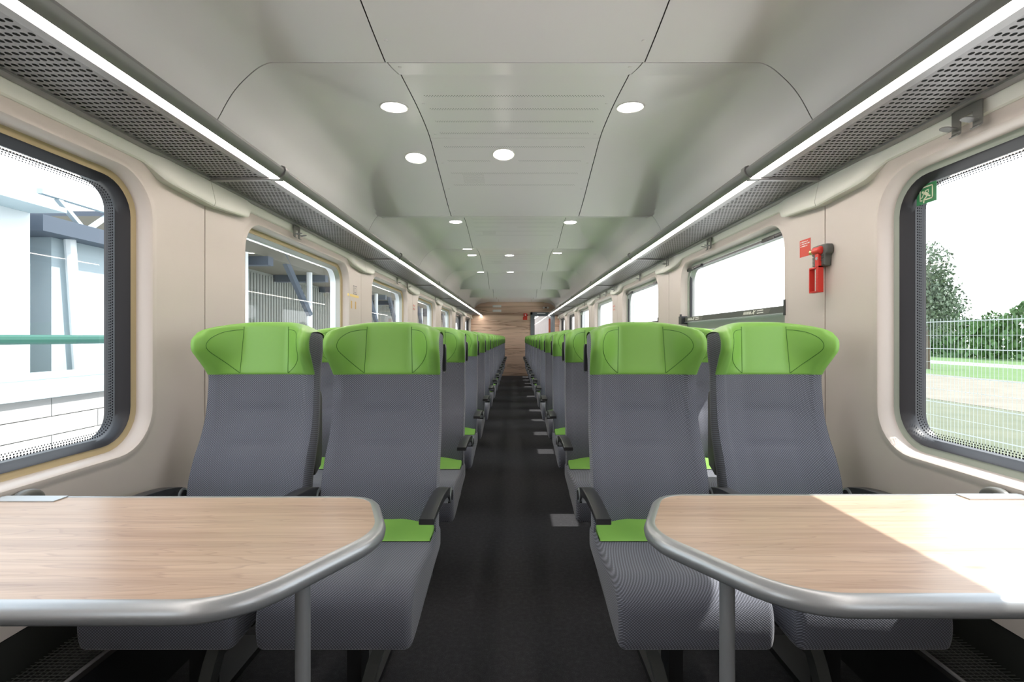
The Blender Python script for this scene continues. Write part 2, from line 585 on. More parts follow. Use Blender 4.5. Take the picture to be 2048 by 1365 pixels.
wall = {}
for s, side in ((-1, 'left'), (1, 'right')):
    mb = MB()
    xa, xb = sorted((s * (WX + 0.002), s * 1.46))
    mb.box((xa, Y0, 0.0), (xb, 17.3, ZLO - 0.002))
    xa2, xb2 = sorted((s * (WX + 0.015), s * 1.46))
    mb.box((xa2, Y0, ZHI + 0.002), (xb2, 17.3, 2.37))
    mb.box((xa2, Y1, ZLO), (xb2, 17.3, ZHI))
    wall[s] = struct('wall_' + side, mb.mesh('wall_' + side, 'kick', False))
    for k in range(-1, 7):
        cy = SEAM0 - PITCH / 2 + PITCH * k
        p = link('wall_panel', PANEL[s], wall[s], (0, cy, CZ))
        if k >= 0:
            ys = cy - PITCH / 2
            build(MB().box((min(s * 1.352, s * 1.44), ys - 0.02, ZLO), (max(s * 1.352, s * 1.44), ys + 0.02, ZHI)), 'joint_strip', 'joint_tan' if k < 2 else 'seam_dark', wall[s], smooth=False)
    # cornice, one moulded length per window, with the deep cover over each pillar
    for k in range(-1, 7):
        a = SEAM0 + PITCH * (k - 1) + 0.002; b = a + PITCH - 0.004
        rings = []
        ny = 60
        for i in range(ny + 1):
            y = a + (b - a) * i / ny
            d = min(abs(y - a), abs(b - y))
            t = min(max((0.36 - d) / 0.11, 0), 1); t = t * t * (3 - 2 * t)
            t2 = min(max((0.25 - d) / 0.25, 0), 1)
            zb = ZHI - 0.004 - 0.050 * t - 0.016 * t2 * t
            xb_ = WX - 0.012 - 0.034 * t
            prof = [(WX + 0.03, 1.850), (1.315, 1.850), (1.312 - 0.006 * t, 1.832), (1.316 - 0.016 * t, 1.815 - 0.008 * t),
                    (xb_ + 0.002 - 0.002 * t, zb + 0.016 + 0.004 * t), (xb_ + 0.004, zb + 0.005), (xb_ + 0.009, zb), (WX + 0.004, zb - 0.001 + 0.004 * t), (WX + 0.03, zb)]
            rings.append([(s * x, y, z) for x, z in prof])
        build(MB().loft(rings), 'cornice', 'cornice', wall[s], angle=30)

# windows
TILT = {1: (1, 2, 4, 6), -1: (5, 6)}
wn_i = 0
for s in (-1, 1):
    for k in range(-1, 7):
        wn_i += 1
        cy = SEAM0 - PITCH / 2 + PITCH * k
        w = struct('window_%d' % wn_i)
        w.location = (0, cy, CZ)
        if k >= 5:
            link('dark_frame', FRAME[s, 'dark'], w)
        else:
            link('inner_frame', FRAME[s, 'tan'], w)
            link('gasket' if k <= 0 else 'silver_edge', FRAME[s, 'gasket' if k <= 0 else 'silver'], w)
        gl = link('pane', FRAME[s, 'glass'], w)
        if k == 0:
            link('dotted_border', FRAME[s, 'frit'], w, kind='stuff')
        if k in TILT[s]:
            X = s * 1.372
            # blade across the top with its two stays, side bar at the far jamb, bar with catch below
            build(MB().box((min(X, X + s * .012), -0.66, 0.437), (max(X, X + s * .012), 0.62, 0.449)), 'stay_rail', 'black_plastic', w, smooth=False)
            for ya, yb in ((-0.715, -0.46), (0.42, 0.70)):
                mbs = MB()
                mbs.xprofile([(ya, 0.428), (yb, 0.428), (yb + 0.005, 0.436), (yb, 0.452), (ya, 0.452), (ya - 0.005, 0.44)], X - s * 0.012, X + s * 0.008, 0.004, 2)
                mbs.cyl((X - s * .014, (ya + yb) / 2, 0.436), (X - s * .010, (ya + yb) / 2, 0.436), 0.008, 10)
                build(mbs, 'window_stay', 'black_plastic', w)
            build(MB().box((min(s * 1.386, s * 1.40), 0.700, 0.04), (max(s * 1.386, s * 1.40), 0.722, 0.43)), 'side_seal', 'gasket', w, smooth=False)
            rail = build(MB().box((min(s * 1.345, s * 1.365), -0.745, 0.035), (max(s * 1.345, s * 1.365), 0.745, 0.068)), 'catch_rail', 'bracket_grey', w, smooth=False)
            build(MB().box((min(s * 1.342, s * 1.368), -0.745, 0.027), (max(s * 1.342, s * 1.368), 0.745, 0.033)), 'rail_edge', 'silver', w, smooth=False)
            build(MB().box((min(s * 1.372, s * 1.41), -0.735, -0.03), (max(s * 1.372, s * 1.41), 0.735, 0.028)), 'transom', 'grey_green_frame', w, smooth=False)
            for yc in (-0.752, 0.752):
                mbk = MB().box((min(s * 1.322, s * 1.37), yc - 0.008, 0.018), (max(s * 1.322, s * 1.37), yc + 0.008, 0.095))
                if yc > 0:
                    mbk.box((min(s * 1.318, s * 1.365), yc - 0.045, 0.015), (max(s * 1.318, s * 1.365), yc + 0.02, 0.078))
                build(mbk, 'rail_bracket', 'black_plastic', w, smooth=False)
            if s > 0 and k == 1:
                for yc in (-0.42, 0.50):
                    mbd = MB()
                    mbd.add([(1.3445, yc - 0.17, 0.066), (1.3445, yc + 0.13, 0.066), (1.3445, yc + 0.16, 0.037), (1.3445, yc - 0.14, 0.037)], [(0, 1, 2, 3)])
                    dc = build(mbd, 'decal', 'hub_grey', w, smooth=False)
                    mbt = MB()
                    rr = random.Random(3)
                    y = yc + 0.135
                    for c in range(7):      # slanted letter-like strokes of the sticker
                        mbt.add([(1.3438, y, 0.057), (1.3438, y - 0.009, 0.057), (1.3438, y - 0.005, 0.042), (1.3438, y + 0.004, 0.042)], [(0, 1, 2, 3)])
                        y -= 0.0135
                    mbt.add([(1.3438, y + 0.003, 0.045), (1.3438, y - 0.045, 0.062), (1.3438, y - 0.05, 0.058), (1.3438, y, 0.040)], [(0, 1, 2, 3)])
                    mbt.add([(1.3438, y - 0.02, 0.064), (1.3438, y - 0.03, 0.062), (1.3438, y - 0.028, 0.04), (1.3438, y - 0.018, 0.04)], [(0, 1, 2, 3)])
                    for zz in (0.059, 0.046):
                        mbt.add([(1.3438, y - 0.06, zz), (1.3438, y - 0.13, zz + 0.002), (1.3438, y - 0.13, zz - 0.003), (1.3438, y - 0.06, zz - 0.005)], [(0, 1, 2, 3)])
                    build(mbt, 'lettering', 'white_print', dc, smooth=False)

# ------------------------------------------------------------------ ceiling panels
MODS = [(-2.0, -0.085, 'B'), (-0.085, 1.815, 'A'), (1.815, 3.69, 'B'), (3.69, 5.60, 'A'), (5.60, 7.47, 'A'), (7.47, 9.25, 'B'),
        (9.25, 11.15, 'B'), (11.15, 12.95, 'A'), (12.95, 14.65, 'E')]
HE = {'A': 1.030, 'B': 0.925, 'E': 1.078}
cove_f = hermite([0, .30, .50, .65, .75, .84, .93, .957, 1.00, 1.046, 1.078, 1.11, 1.15, 1.22, 1.31],
                 [1.135, 1.130, 1.115, 1.092, 1.070, 1.050, 1.026, 1.013, .978, .930, .882, .822, .765, .725, .700])
LIP, RIS = 0.12, 0.035
def wave(y, m):
    s, e, kind = MODS[m]
    prev = MODS[m - 1][2] if m > 0 else 'A'
    hp = HE[prev] if prev != 'E' else 1.03
    d = y - s
    if m > 0 and d < LIP:
        return hp + 0.020 * d / LIP
    if m > 0 and d < LIP + RIS:
        t = (d - LIP) / RIS
        h1 = 1.052 if prev == 'A' else 1.045
        return (hp + 0.020) + (h1 - hp - 0.020) * t
    a = s + (LIP + RIS if m > 0 else 0)
    t = (y - a) / (e - a)
    h0 = 1.052 if prev == 'A' else 1.045
    he = HE[kind]
    if kind == 'B':
        W = hermite([0, .2, .36, .54, .72, .88, 1.0], [h0, 1.085, 1.098, 1.062, 1.012, .960, he])
    else:
        W = hermite([0, .2, .42, .6, .8, .9, 1.0], [h0, 1.080, 1.098, 1.088, 1.060 if kind == 'A' else 1.082, 1.043 if kind == 'A' else 1.08, he])
    return W(t)
wcache = {}
def ceil_h(x, y, m):
    key = (round(y, 5), m)
    if key not in wcache:
        wcache[key] = wave(y, m)
    w = wcache[key]
    x = abs(x)
    if y > 12.95:
        q = min((y - 12.95) / 1.2, 1); x = x / (1 + 0.14 * q * q * (3 - 2 * q))
    c = cove_f(x)
    t = (y - MODS[m][0]) / (MODS[m][1] - MODS[m][0])
    k = 0.002 + 0.016 * max(0, math.sin(math.pi * min(max((t - .09) / .5, 0), 1)))
    h = max(k - abs(w - c), 0) / k
    return min(w, c) - h * h * k * 0.25
def edge_x(y, m):
    s, e, kind = MODS[m]
    d = y - s
    t = max(d - LIP, 0) / (e - s - LIP)
    if m > 0 and d < LIP:
        return 0.478 - 0.016 * (d / LIP) ** 1.5
    return 0.455 + 0.030 * t * t * (3 - 2 * t)
def sheet(xs_of_y, ys, m, name, parent):
    rows = []
    for y in ys:
        rows.append([(x, y, EYE + ceil_h(x, y, m)) for x in xs_of_y(y)])
    v = [p for r in rows for p in r]
    n = len(rows[0]); f = []
    top = len(v)
    v += [(p[0], p[1], p[2] + 0.004) for p in v]
    R = len(rows)
    for i in range(R - 1):
        for j in range(n - 1):
            a = i * n + j
            f.append((a, a + n, a + n + 1, a + 1))
    for i in range(R - 1):   # folded-up edges
        for j in (0, n - 1):
            a = i * n + j
            f.append((a, a + n, a + n + top, a + top))
    for j in range(n - 1):
        for i in (0, R - 1):
            a = i * n + j
            f.append((a, a + 1, a + 1 + top, a + top))
    me = bpy.data.meshes.new(name)
    me.from_pydata(v, [], f)
    me.materials.append(MATS['ceiling'])
    me.polygons.foreach_set('use_smooth', [True] * len(f))
    me.set_sharp_from_angle(angle=math.radians(30))
    return link(name, me, parent)
G = 0.0026
for m, (s, e, kind) in enumerate(MODS):
    ys = [s + G] + ([s + LIP * q for q in (.33, .66, .97)] + [s + LIP + RIS * q for q in (0.0, 0.5, 1.0)] if m > 0 else [])
    a = ys[-1]
    ny = 44 if m < 4 else 26
    ys += [a + (e - G - a) * (i + 1) / ny for i in range(ny)]
    for sd in (-1, 1):
        def xs(y, sd=sd):
            x0 = edge_x(y, m) + G; x1 = 1.31
            nx = 56 if m < 4 else 36
            return [sd * (x0 + (x1 - x0) * (i / nx)) for i in range(nx + 1)]
        sheet(xs, ys, m, 'side_panel', roof)
    mid = s + (e - s) * 0.45
    for part in (0, 1):
        yy = [y for y in ys if (y < mid - G) == (part == 0)]
        if part == 0: yy.append(mid - G * 0.5)
        else: yy.insert(0, mid + G * 0.5)
        def xc(y):
            x0 = edge_x(y, m) - G
            return [x0 * (i / 12) for i in range(-12, 13)]
        sheet(xc, yy, m, 'center_panel', roof)
    # rows of small ventilation holes and the fasteners of the centre panel
    if 1 <= m <= 6:
        mb = MB()
        rows = [s + 0.325 + 0.152 * r for r in range(8)]
        for r, y in enumerate(rows):
            if m == 1 and y < 1.2: continue
            for sub in (0, 1):
                nn = 66
                for q in range(nn):
                    x = -0.40 + 0.80 * (q + 0.5 * sub) / nn
                    if r == 5 and abs(x + 0.065) < 0.085: continue
                    yy_ = y + sub * 0.010
                    mb.disc((x, yy_, EYE + ceil_h(x, yy_, m) - 0.0006), 0.0028, 4)
        for q in range(16):
            for w_ in range(11):
                x = -0.33 + q * 0.0085 + (w_ % 2) * 0.004; yy_ = rows[6] + 0.02 + w_ * 0.0115
                mb.disc((x, yy_, EYE + ceil_h(x, yy_, m) - 0.0006), 0.0021, 4)
        if m <= 4:
            build(mb, 'vent_holes', 'perf', roof, smooth=False, fix=False, kind='stuff')
        mb = MB()
        for y in (s + 0.04, s + 0.42, s + 0.80, s + 1.12, s + 1.45, s + 1.78):
            for sd in (-1, 1):
                if y > e - 0.03: continue
                x = sd * (edge_x(y, m) - 0.035)
                h = EYE + ceil_h(x, y, m)
                mb.cyl((x, y, h + 0.001), (x, y, h - 0.0022), 0.008, 10, 0.0065)
        build(mb, 'fasteners', 'ceiling', roof, kind='stuff')

# ------------------------------------------------------------------ ceiling lights
def mod_of(y):
    for i, (s, e, k) in enumerate(MODS):
        if s <= y < e: return i
    return len(MODS) - 1
def light_meshes():
    R = 0.066
    ring = []
    for r, z in ((R + 0.001, 0.004), (R, -0.0035), (R - 0.004, -0.005), (R - 0.009, -0.003), (R - 0.011, 0.002)):
        ring.append([(r * math.cos(2 * math.pi * k / 32), r * math.sin(2 * math.pi * k / 32), z) for k in range(32)])
    trim = MB().loft(ring, True, False).mesh('trim_ring', 'lamp_trim')
    lens = MB().loft([[((R - 0.0105) * q * math.cos(2 * math.pi * k / 32), (R - 0.0105) * q * math.sin(2 * math.pi * k / 32), z) for k in range(32)] for q, z in ((1, -0.0015), (0.5, -0.002))], True, True).mesh('lens', 'downlight')
    return trim, lens
TRIM, LENS = light_meshes()
LIGHTS = [(-0.566, 2.27, 'left of the vent panel, nearest the camera'), (0.540, 2.27, 'right of the vent panel, nearest the camera'),
          (-0.586, 2.87, 'left of the vent panel, just behind the nearest left one'), (-0.067, 2.83, 'set in the nearest vent panel, at its middle'),
          (-0.56, 4.58, 'left of the vent panel, in the second ceiling bay'), (0.525, 4.60, 'right of the vent panel, in the second ceiling bay'),
          (-0.56, 5.72, 'left, half hidden behind the third ceiling rib'), (0.54, 6.20, 'right of the vent panel, in the third ceiling bay'),
          (-0.57, 6.42, 'left of the vent panel, in the third ceiling bay'), (-0.075, 6.45, 'at the middle of the third ceiling bay'),
          (-0.57, 8.02, 'left of the vent panel, in the fourth ceiling bay'), (-0.075, 8.02, 'at the middle of the fourth ceiling bay')]
for x, y, txt in LIGHTS:
    m = mod_of(y)
    h = ceil_h(x, y, m)
    hx = (ceil_h(x + .03, y, m) - ceil_h(x - .03, y, m)) / .06
    hy = (ceil_h(x, y + .03, m) - ceil_h(x, y - .03, m)) / .06
    q = Vector((-hx, -hy, 1)).normalized().to_track_quat('Z', 'Y')
    o = thing('ceiling_light', 'round recessed ceiling light, ' + txt, 'ceiling light', (x, y, EYE + h - 0.0005), 'recessed ceiling lights')
    o.rotation_euler = q.to_euler()
    link('trim_ring', TRIM, o); link('lens', LENS, o)

# ------------------------------------------------------------------ luggage racks
RZ = 1.83
def rack_meshes(s):
    L = PITCH - 0.012
    out = {}
    # perforated sheet with real holes
    mb = MB()
    px, py = 0.0173, 0.0245
    nx, ny = 12, 84
    x0 = 1.078; y0 = (L - ny * py) / 2
    for j in range(ny):
        off = 0.5 * px * (j % 2)
        for i in range(nx):
            cx = x0 + (i + 0.25) * px + off; cy = y0 + (j + 0.5) * py
            corners = [(cx - px / 2, cy - py / 2), (cx + px / 2, cy - py / 2), (cx + px / 2, cy + py / 2), (cx - px / 2, cy + py / 2)]
            h = [(cx + 0.0067 * math.cos(math.radians(a)), cy + 0.0074 * math.sin(math.radians(a))) for a in range(-135, 225, 45)]
            v = [(s * x, y, RZ) for x, y in corners + h]
            f = []
            for q in range(4):
                c0 = q; c1 = (q + 1) % 4; h0 = 4 + 2 * q; h1 = 4 + (2 * q + 1) % 8; h2 = 4 + (2 * q + 2) % 8
                f.append((c0, c1, h1)); f.append((c0, h1, h0)); f.append((c1, h2, h1))
            mb.add(v, f)
    xl = x0 - .25 * px; xr = x0 + (nx + .25) * px
    def strip(a, b, ya, yb):
        mb.add([(s * a, ya, RZ), (s * b, ya, RZ), (s * b, yb, RZ), (s * a, yb, RZ)], [(0, 1, 2, 3)])
    for j in range(ny):
        ya = y0 + j * py
        if j % 2: strip(xl, xl + px / 2, ya, ya + py)
        else: strip(xr - px / 2, xr, ya, ya + py)
    strip(1.069, xl, 0, L); strip(xr, 1.293, 0, L); strip(xl, xr, 0, y0); strip(xl, xr, y0 + ny * py, L)
    out['perforated_shelf'] = mb.mesh('perforated_shelf', 'rack_sheet', False, fix=False)
    # front profile: rounded fascia, light channel
    prof = [(1.070, RZ - 0.001), (1.039, RZ - 0.003), (1.037, RZ + 0.006), (1.002, RZ + 0.006), (0.998, RZ - 0.003), (0.989, RZ + 0.004), (0.980, RZ + 0.015),
            (0.9755, RZ + 0.028), (0.978, RZ + 0.038), (0.986, RZ + 0.042), (0.996, RZ + 0.040), (1.006, RZ + 0.020), (1.070, RZ + 0.012)]
    out['hole_shade_sheet'] = MB().box((min(s * 1.073, s * 1.29), 0.004, RZ + .009), (max(s * 1.073, s * 1.29), L - .004, RZ + .016)).mesh('hole_shade_sheet', 'hole_shade', False)  # dark sheet added above the perforations, puts shade into the holes
    out['fascia'] = MB().loft([[(s * x, y, z) for x, z in prof] for y in (0, L)]).mesh('fascia', 'rack_grey', True, 32)
    lp = [(1.003, RZ + 0.005), (1.003, RZ - 0.001), (1.008, RZ - 0.0035), (1.031, RZ - 0.0035), (1.036, RZ - 0.001), (1.036, RZ + 0.005)]
    out['light_strip'] = MB().loft([[(s * x, y, z) for x, z in lp] for y in (0.008, L - 0.008)]).mesh('light_strip', 'led', True, 60)
    rp = [(1.291, RZ + 0.012), (1.291, RZ - 0.006), (1.297, RZ - 0.010), (1.312, RZ - 0.012), (1.316, RZ - 0.004), (1.328, RZ - 0.006), (1.332, RZ + 0.012)]
    out['wall_rail'] = MB().loft([[(s * x, y, z) for x, z in rp] for y in (0, L)]).mesh('wall_rail', 'rack_grey', True, 30)
    # end bracket: sleeve round the fascia and a bar under the shelf
    def grow(p, d):
        cx, cz = 1.01, RZ + 0.015
        r = []
        for x, z in p:
            l = math.hypot(x - cx, z - cz)
            r.append((x + (x - cx) / l * d, z + (z - cz) / l * d))
        return r
    sl = [(1.075, RZ - 0.006), (0.999, RZ - 0.008), (0.985, RZ - 0.001), (0.974, RZ + 0.013), (0.969, RZ + 0.029), (0.972, RZ + 0.044), (0.986, RZ + 0.050), (1.000, RZ + 0.046), (1.02, RZ + 0.028), (1.075, RZ + 0.02)]
    mb = MB().loft([[(s * x, y, z) for x, z in sl] for y in (L - 0.022, L + 0.010)])
    mb.loft([[(s * x, y, z) for x, z in ((1.04, RZ - 0.0085), (1.322, RZ - 0.0115), (1.322, RZ + 0.010), (1.04, RZ + 0.010))] for y in (L - 0.014, L + 0.008)])
    out['bracket'] = mb.mesh('bracket', 'rack_grey', True, 32)
    return out
for s, side in ((-1, 'left'), (1, 'right')):
    RM = rack_meshes(s)
    for k in range(-1, 7):
        y = SEAM0 + PITCH * (k - 1)
        if k >= 0:
            lab = 'grey perforated luggage rack section with light strip, %s side, %s from the camera' % (side, ORD[k])
        else:
            lab = 'grey perforated luggage rack section with light strip, %s side, behind the camera' % side
        r = thing('luggage_rack', lab, 'luggage rack', (0, y + 0.006, 0), 'luggage racks above the %s windows' % side)
        for nme, me in RM.items():
            if k == 6 and nme == 'bracket': continue
            link(nme, me, r)

# ------------------------------------------------------------------ coat hooks
def hook_mesh(s, w, double=True):
    mb = MB()
    X = 1.306
    t = 0.003
    if double:
        # plate
        mb.xprofile([(-w / 2, 0.012), (w / 2, 0.012), (w / 2, -0.012), (-w / 2, -0.012)], s * X, s * (X - t))
        legs = (-w / 2 + w * .15, w / 2 - w * .15)
        lw = w * .15
    else:
        legs = (0.0,); lw = w * .5
        mb.xprofile([(-w / 2, 0.012), (w / 2, 0.012), (w / 2, -0.006), (-w / 2, -0.006)], s * X, s * (X - t))
    for c in legs:
        mb.xprofile([(c - lw, -0.012), (c + lw, -0.012), (c + lw, -0.052), (c - lw, -0.052)], s * X, s * (X - t))
        rings = []
        for a in range(0, 100, 15):
            ang = math.radians(a)
            rx = X - t / 2 - 0.010 + 0.010 * math.cos(ang); rz = -0.052 - 0.010 * math.sin(ang)
            nx, nz = math.cos(ang), -math.sin(ang)
            rings.append([(s * (rx + nx * t / 2), c - lw, rz + nz * t / 2), (s * (rx + nx * t / 2), c + lw, rz + nz * t / 2),
                          (s * (rx - nx * t / 2), c + lw, rz - nz * t / 2), (s * (rx - nx * t / 2), c - lw, rz - nz * t / 2)])
        mb.loft(rings)
        # rounded tip
        pts = [(s * (X - 0.011 - 0.030 * q), c) for q in (0, 1)]
        n = 8
        tip = [(X - 0.011, c - lw), (X - 0.034, c - lw)] + [(X - 0.034 - lw * math.sin(math.pi * i / n), c - lw * math.cos(math.pi * i / n)) for i in range(1, n)] + [(X - 0.034, c + lw), (X - 0.011, c + lw)]
        lo = [(s * x, y, -0.0455 + (X - x) * 0.15) for x, y in tip]; hi = [(x, y, z + t) for x, y, z in lo]
        mb.loft([lo, hi])
    return mb.mesh('coat_hook', 'hub_grey', True, 40)
HK = {}
hooks = [(1, 1.40, .095, True, 'large grey double coat hook above the nearest right window'), (1, 3.26, .075, True, 'grey double coat hook above the second right window'),
         (1, 4.04, .06, True, 'grey coat hook at the far corner of the second right window'), (1, 5.06, .06, True, 'grey coat hook above the third right window'),
         (1, 6.20, .06, True, 'grey coat hook beyond the third right window, at the pillar'), (1, 6.95, .06, True, 'grey coat hook above the fourth right window, nearer of two'),
         (1, 7.45, .06, True, 'grey coat hook above the fourth right window, farther of two'), (1, 9.08, .06, True, 'grey coat hook above the fifth right window'),
         (-1, 2.90, .085, True, 'grey double coat hook above the second left window'), (-1, 5.38, .06, True, 'grey coat hook above the third left window, nearer of two'),
         (-1, 5.88, .06, True, 'grey coat hook above the third left window, farther of two'), (-1, 7.94, .06, True, 'grey coat hook above the fourth left window'),
         (-1, 10.6, .06, True, 'grey coat hook above the fifth left window')]
for s, y, w, dbl, lab in hooks:
    if (s, w) not in HK: HK[s, w] = hook_mesh(s, w, dbl)
    dd = abs((y - SEAM0 + PITCH / 2) % PITCH - PITCH / 2)
    thing('coat_hook', lab, 'coat hook', (-s * .036 * min(max((.38 - dd) / .11, 0), 1), y, 1.806), 'coat hooks under the luggage racks', HK[s, w])

# ------------------------------------------------------------------ seats
yc_f = hermite([.36, .44, .50, .60, .70, .77, .86, .95, 1.01, 1.08, 1.15, 1.25], [.018, .004, .0, .010, .043, .080, .110, .121, .127, .137, .144, .150])
yb_f = hermite([.36, .50, .60, .70, .80, 1.0, 1.1, 1.25], [.10, .105, .118, .155, .188, .206, .212, .214])
wing_f = hermite([.36, .60, .90, 0.97, 1.005, 1.045, 1.08, 1.12, 1.155, 1.182, 1.21], [.022, .022, .022, .022, .026, .064, .104, .133, .138, .126, .085])
wid_f = hermite([.36, .55, .75, .95, 1.02, 1.10, 1.18, 1.25], [.211, .211, .209, .2055, .206, .211, .210, .200])
def section(z, per=4):
    yc, yb, wg, w = yc_f(z), yb_f(z), wing_f(z), wid_f(z)
    y_n = yc - wg
    mid = (y_n + yb) / 2
    pts = [(0, yc), (.05, yc + 0.0005), (.088, yc + .002 - wg * .02), (.125, yc - wg * .22), (.158, yc - wg * .58), (w - .034, yc - wg * .86), (w - .020, yc - wg * .98),
           (w - .011, yc - wg), (w - .003, yc - wg * .95), (w, yc - wg * .72), (w, mid), (w - .002, yb - .045), (w - .012, yb - .012), (w - .04, yb), (w * .5, yb + .006), (0, yb + .008)]
    return catmull(pts, per)
PER = 4
NOSE = 9 * PER
def quilt(x, z):
    g = 0
    for zq in (0.872, 0.742):
        g += 0.0060 * math.exp(-((z - zq) / 0.009) ** 2) + 0.003 * math.exp(-((z - zq + .02) / 0.02) ** 2)
    return g / (1 + math.exp((abs(x) - 0.10) / 0.012))
def full_ring(z, zoff=0.0, topf=0.0, droop=0.0):
    half = section(z)
    ring = []
    yb = yb_f(z)
    g_in = 0.011 * min(max((z - 1.02) / .03, 0), 1)
    for hi, (x, y) in enumerate(half):
        if g_in and hi < NOSE - 1:
            a = half[max(hi - 1, 0)]; b = half[hi + 1]
            tx, ty = b[0] - a[0], b[1] - a[1]; l = math.hypot(tx, ty) or 1
            ny = tx / l; nx = -ty / l
            if hi: x = x + nx * g_in
            y = y + ny * g_in
        y2 = y + quilt(x, z) if y < yc_f(z) + .02 else y
        y2 = y2 + (max(yb - 0.04, y2) - y2) * topf if topf else y2
        ring.append((x, y2, z + zoff - droop * (abs(x) / 0.21) ** 3))
    mirror = [(-x, y, zz) for x, y, zz in reversed(ring[1:-1])]
    return ring + mirror
zs = [.38 + .0135 * i for i in range(int((1.180 - .38) / .0135) + 1)]
rings = [full_ring(z, 0, 0, 0.0 + max(0, (z - 1.08)) * 0.28) for z in zs]
def close_ring(z, f, dz, droop):
    half = section(z)
    n = len(half); res = []
    g_in = 0.011
    for hi, (x, y) in enumerate(half):
        if hi < NOSE:
            j = NOSE + (NOSE - hi) * (n - 1 - NOSE) / NOSE
            if hi < NOSE - 1:
                a = half[max(hi - 1, 0)]; b = half[hi + 1]
                tx, ty = b[0] - a[0], b[1] - a[1]; l = math.hypot(tx, ty) or 1
                x, y = (x - ty / l * g_in if hi else x), y + tx / l * g_in
        else:
            j = NOSE - (hi - NOSE) * NOSE / (n - 1 - NOSE)
        a = half[int(j)]; b = half[min(int(j) + 1, n - 1)]; t = j - int(j)
        ox, oy = a[0] + (b[0] - a[0]) * t, a[1] + (b[1] - a[1]) * t
        res.append((x + (ox - x) * f / 2, y + (oy - y) * f / 2, z + dz - droop * (abs(half[hi][0]) / .21) ** 3))
    return res + [(-x, y, zz) for x, y, zz in reversed(res[1:-1])]
rings += [close_ring(1.184, f, dz, .0285) for f, dz in ((0, 0), (.12, .005), (.35, .010), (.65, .013), (1.0, .014))]
BACK = MB().loft(rings, True, False).mesh('backrest', 'fabric', True, 60)
# headrest leather
def head_strip(z, off, tn=NOSE):
    half = section(z)[:tn + 1]
    P = half
    out = []
    n = len(P)
    for i, p in enumerate(P):
        a = P[max(i - 1, 0)]; b = P[min(i + 1, n - 1)]
        t = np.array(b) - np.array(a); l = math.hypot(*t) or 1
        nx, ny = t[1] / l, -t[0] / l
        if i == 0: nx, ny = 0, -1
        k = off * (1 - max(0, (i - (n - 3)) / 2.0))
        out.append((p[0] + nx * k, p[1] + ny * k))
    return out
hz = [1.006, 1.009, 1.016] + [1.03 + .0135 * i for i in range(13)]
hr = []
for i, z in enumerate(hz):
    off = [0.0, 0.003, 0.0045][i] if i < 3 else 0.005
    st = head_strip(z, off)
    dr = max(0, (z - 1.08)) * 0.28
    st = [(x, y, z - dr * (abs(x) / .21) ** 3 * 1.0) for x, y in st]
    hr.append([(-x, y, zz) for x, y, zz in reversed(st[1:])] + st)
ztop = hz[-1]
last = hr[-1]
yb = yb_f(ztop)
for f, dz, sh in ((.03, .008, 0), (.11, .015, 0), (.25, .020, 0), (.50, .022, 0.004), (.8, .018, .006), (1.0, .004, .004), (1.06, -.020, 0.0)):
    ring = []
    for x, y, zz in last:
        q = abs(x) / .21
        tgt = yb + .003 - .02 * q ** 6
        yy = y + (tgt - y) * min(f, 1.0) + (0.004 if f > 1 else 0)
        ring.append((x * (1 - 0.03 * (q ** 2) * min(1, f * 1.3)), yy, zz + dz * (1 - 0.35 * q ** 4)))
    hr.append(ring)
HEAD = MB().loft(hr, False, False).mesh('headrest', 'leather', True, 70)
def front_y(x, z):
    P = head_strip(z, 0.0056)
    x = abs(x)
    for i in range(NOSE - 2):
        if P[i][0] <= x <= P[i + 1][0]:
            t = (x - P[i][0]) / max(P[i + 1][0] - P[i][0], 1e-6)
            return P[i][1] + t * (P[i + 1][1] - P[i][1])
    return P[NOSE - 3][1]
mb = MB()
for sg in (-1, 1):
    c1 = [(sg * (.088 + .006 * (1.19 - z) / .18), z) for z in np.linspace(1.012, 1.196, 16)]
    c2 = catmull([(.090, 1.184), (.118, 1.184), (.143, 1.178), (.160, 1.160), (.168, 1.132), (.165, 1.102), (.150, 1.070), (.124, 1.038), (.095, 1.012)], 4)
    for curve in (c1, [(sg * float(p[0]), float(p[1])) for p in c2]):
        mb.tube([(x, front_y(x, z) + 0.0003, z - max(0, z - 1.08) * .28 * (abs(x) / .21) ** 3) for x, z in curve], 0.0011, 4)
    c3 = [(sg * float(p[0]) * 1.035 + sg * .001, float(p[1])) for p in c2]
SEAM = mb.mesh('stitched_seam', 'leather_seam', True)
# cushion
prof = catmull_closed([(.03, .452), (-.05, .448), (-.14, .440), (-.26, .447), (-.36, .455), (-.420, .446), (-.455, .415), (-.466, .365), (-.460, .312), (-.440, .290),
                       (-.36, .292), (-.20, .315), (-.04, .335), (.06, .345), (.085, .37), (.08, .43)], 4)
CUSH = MB().xprofile([tuple(p) for p in prof], -.214, .214, .022, 5).mesh('cushion', 'fabric', True, 50)
sprof = catmull_closed([(.012, .485), (-.018, .474), (-.055, .462), (-.092, .4515), (-.100, .444), (-.05, .438), (.02, .445)], 3)
STRIP = MB().xprofile([tuple(p) for p in sprof], -.204, .204, .008, 3).mesh('cushion_strip', 'leather', True, 50)
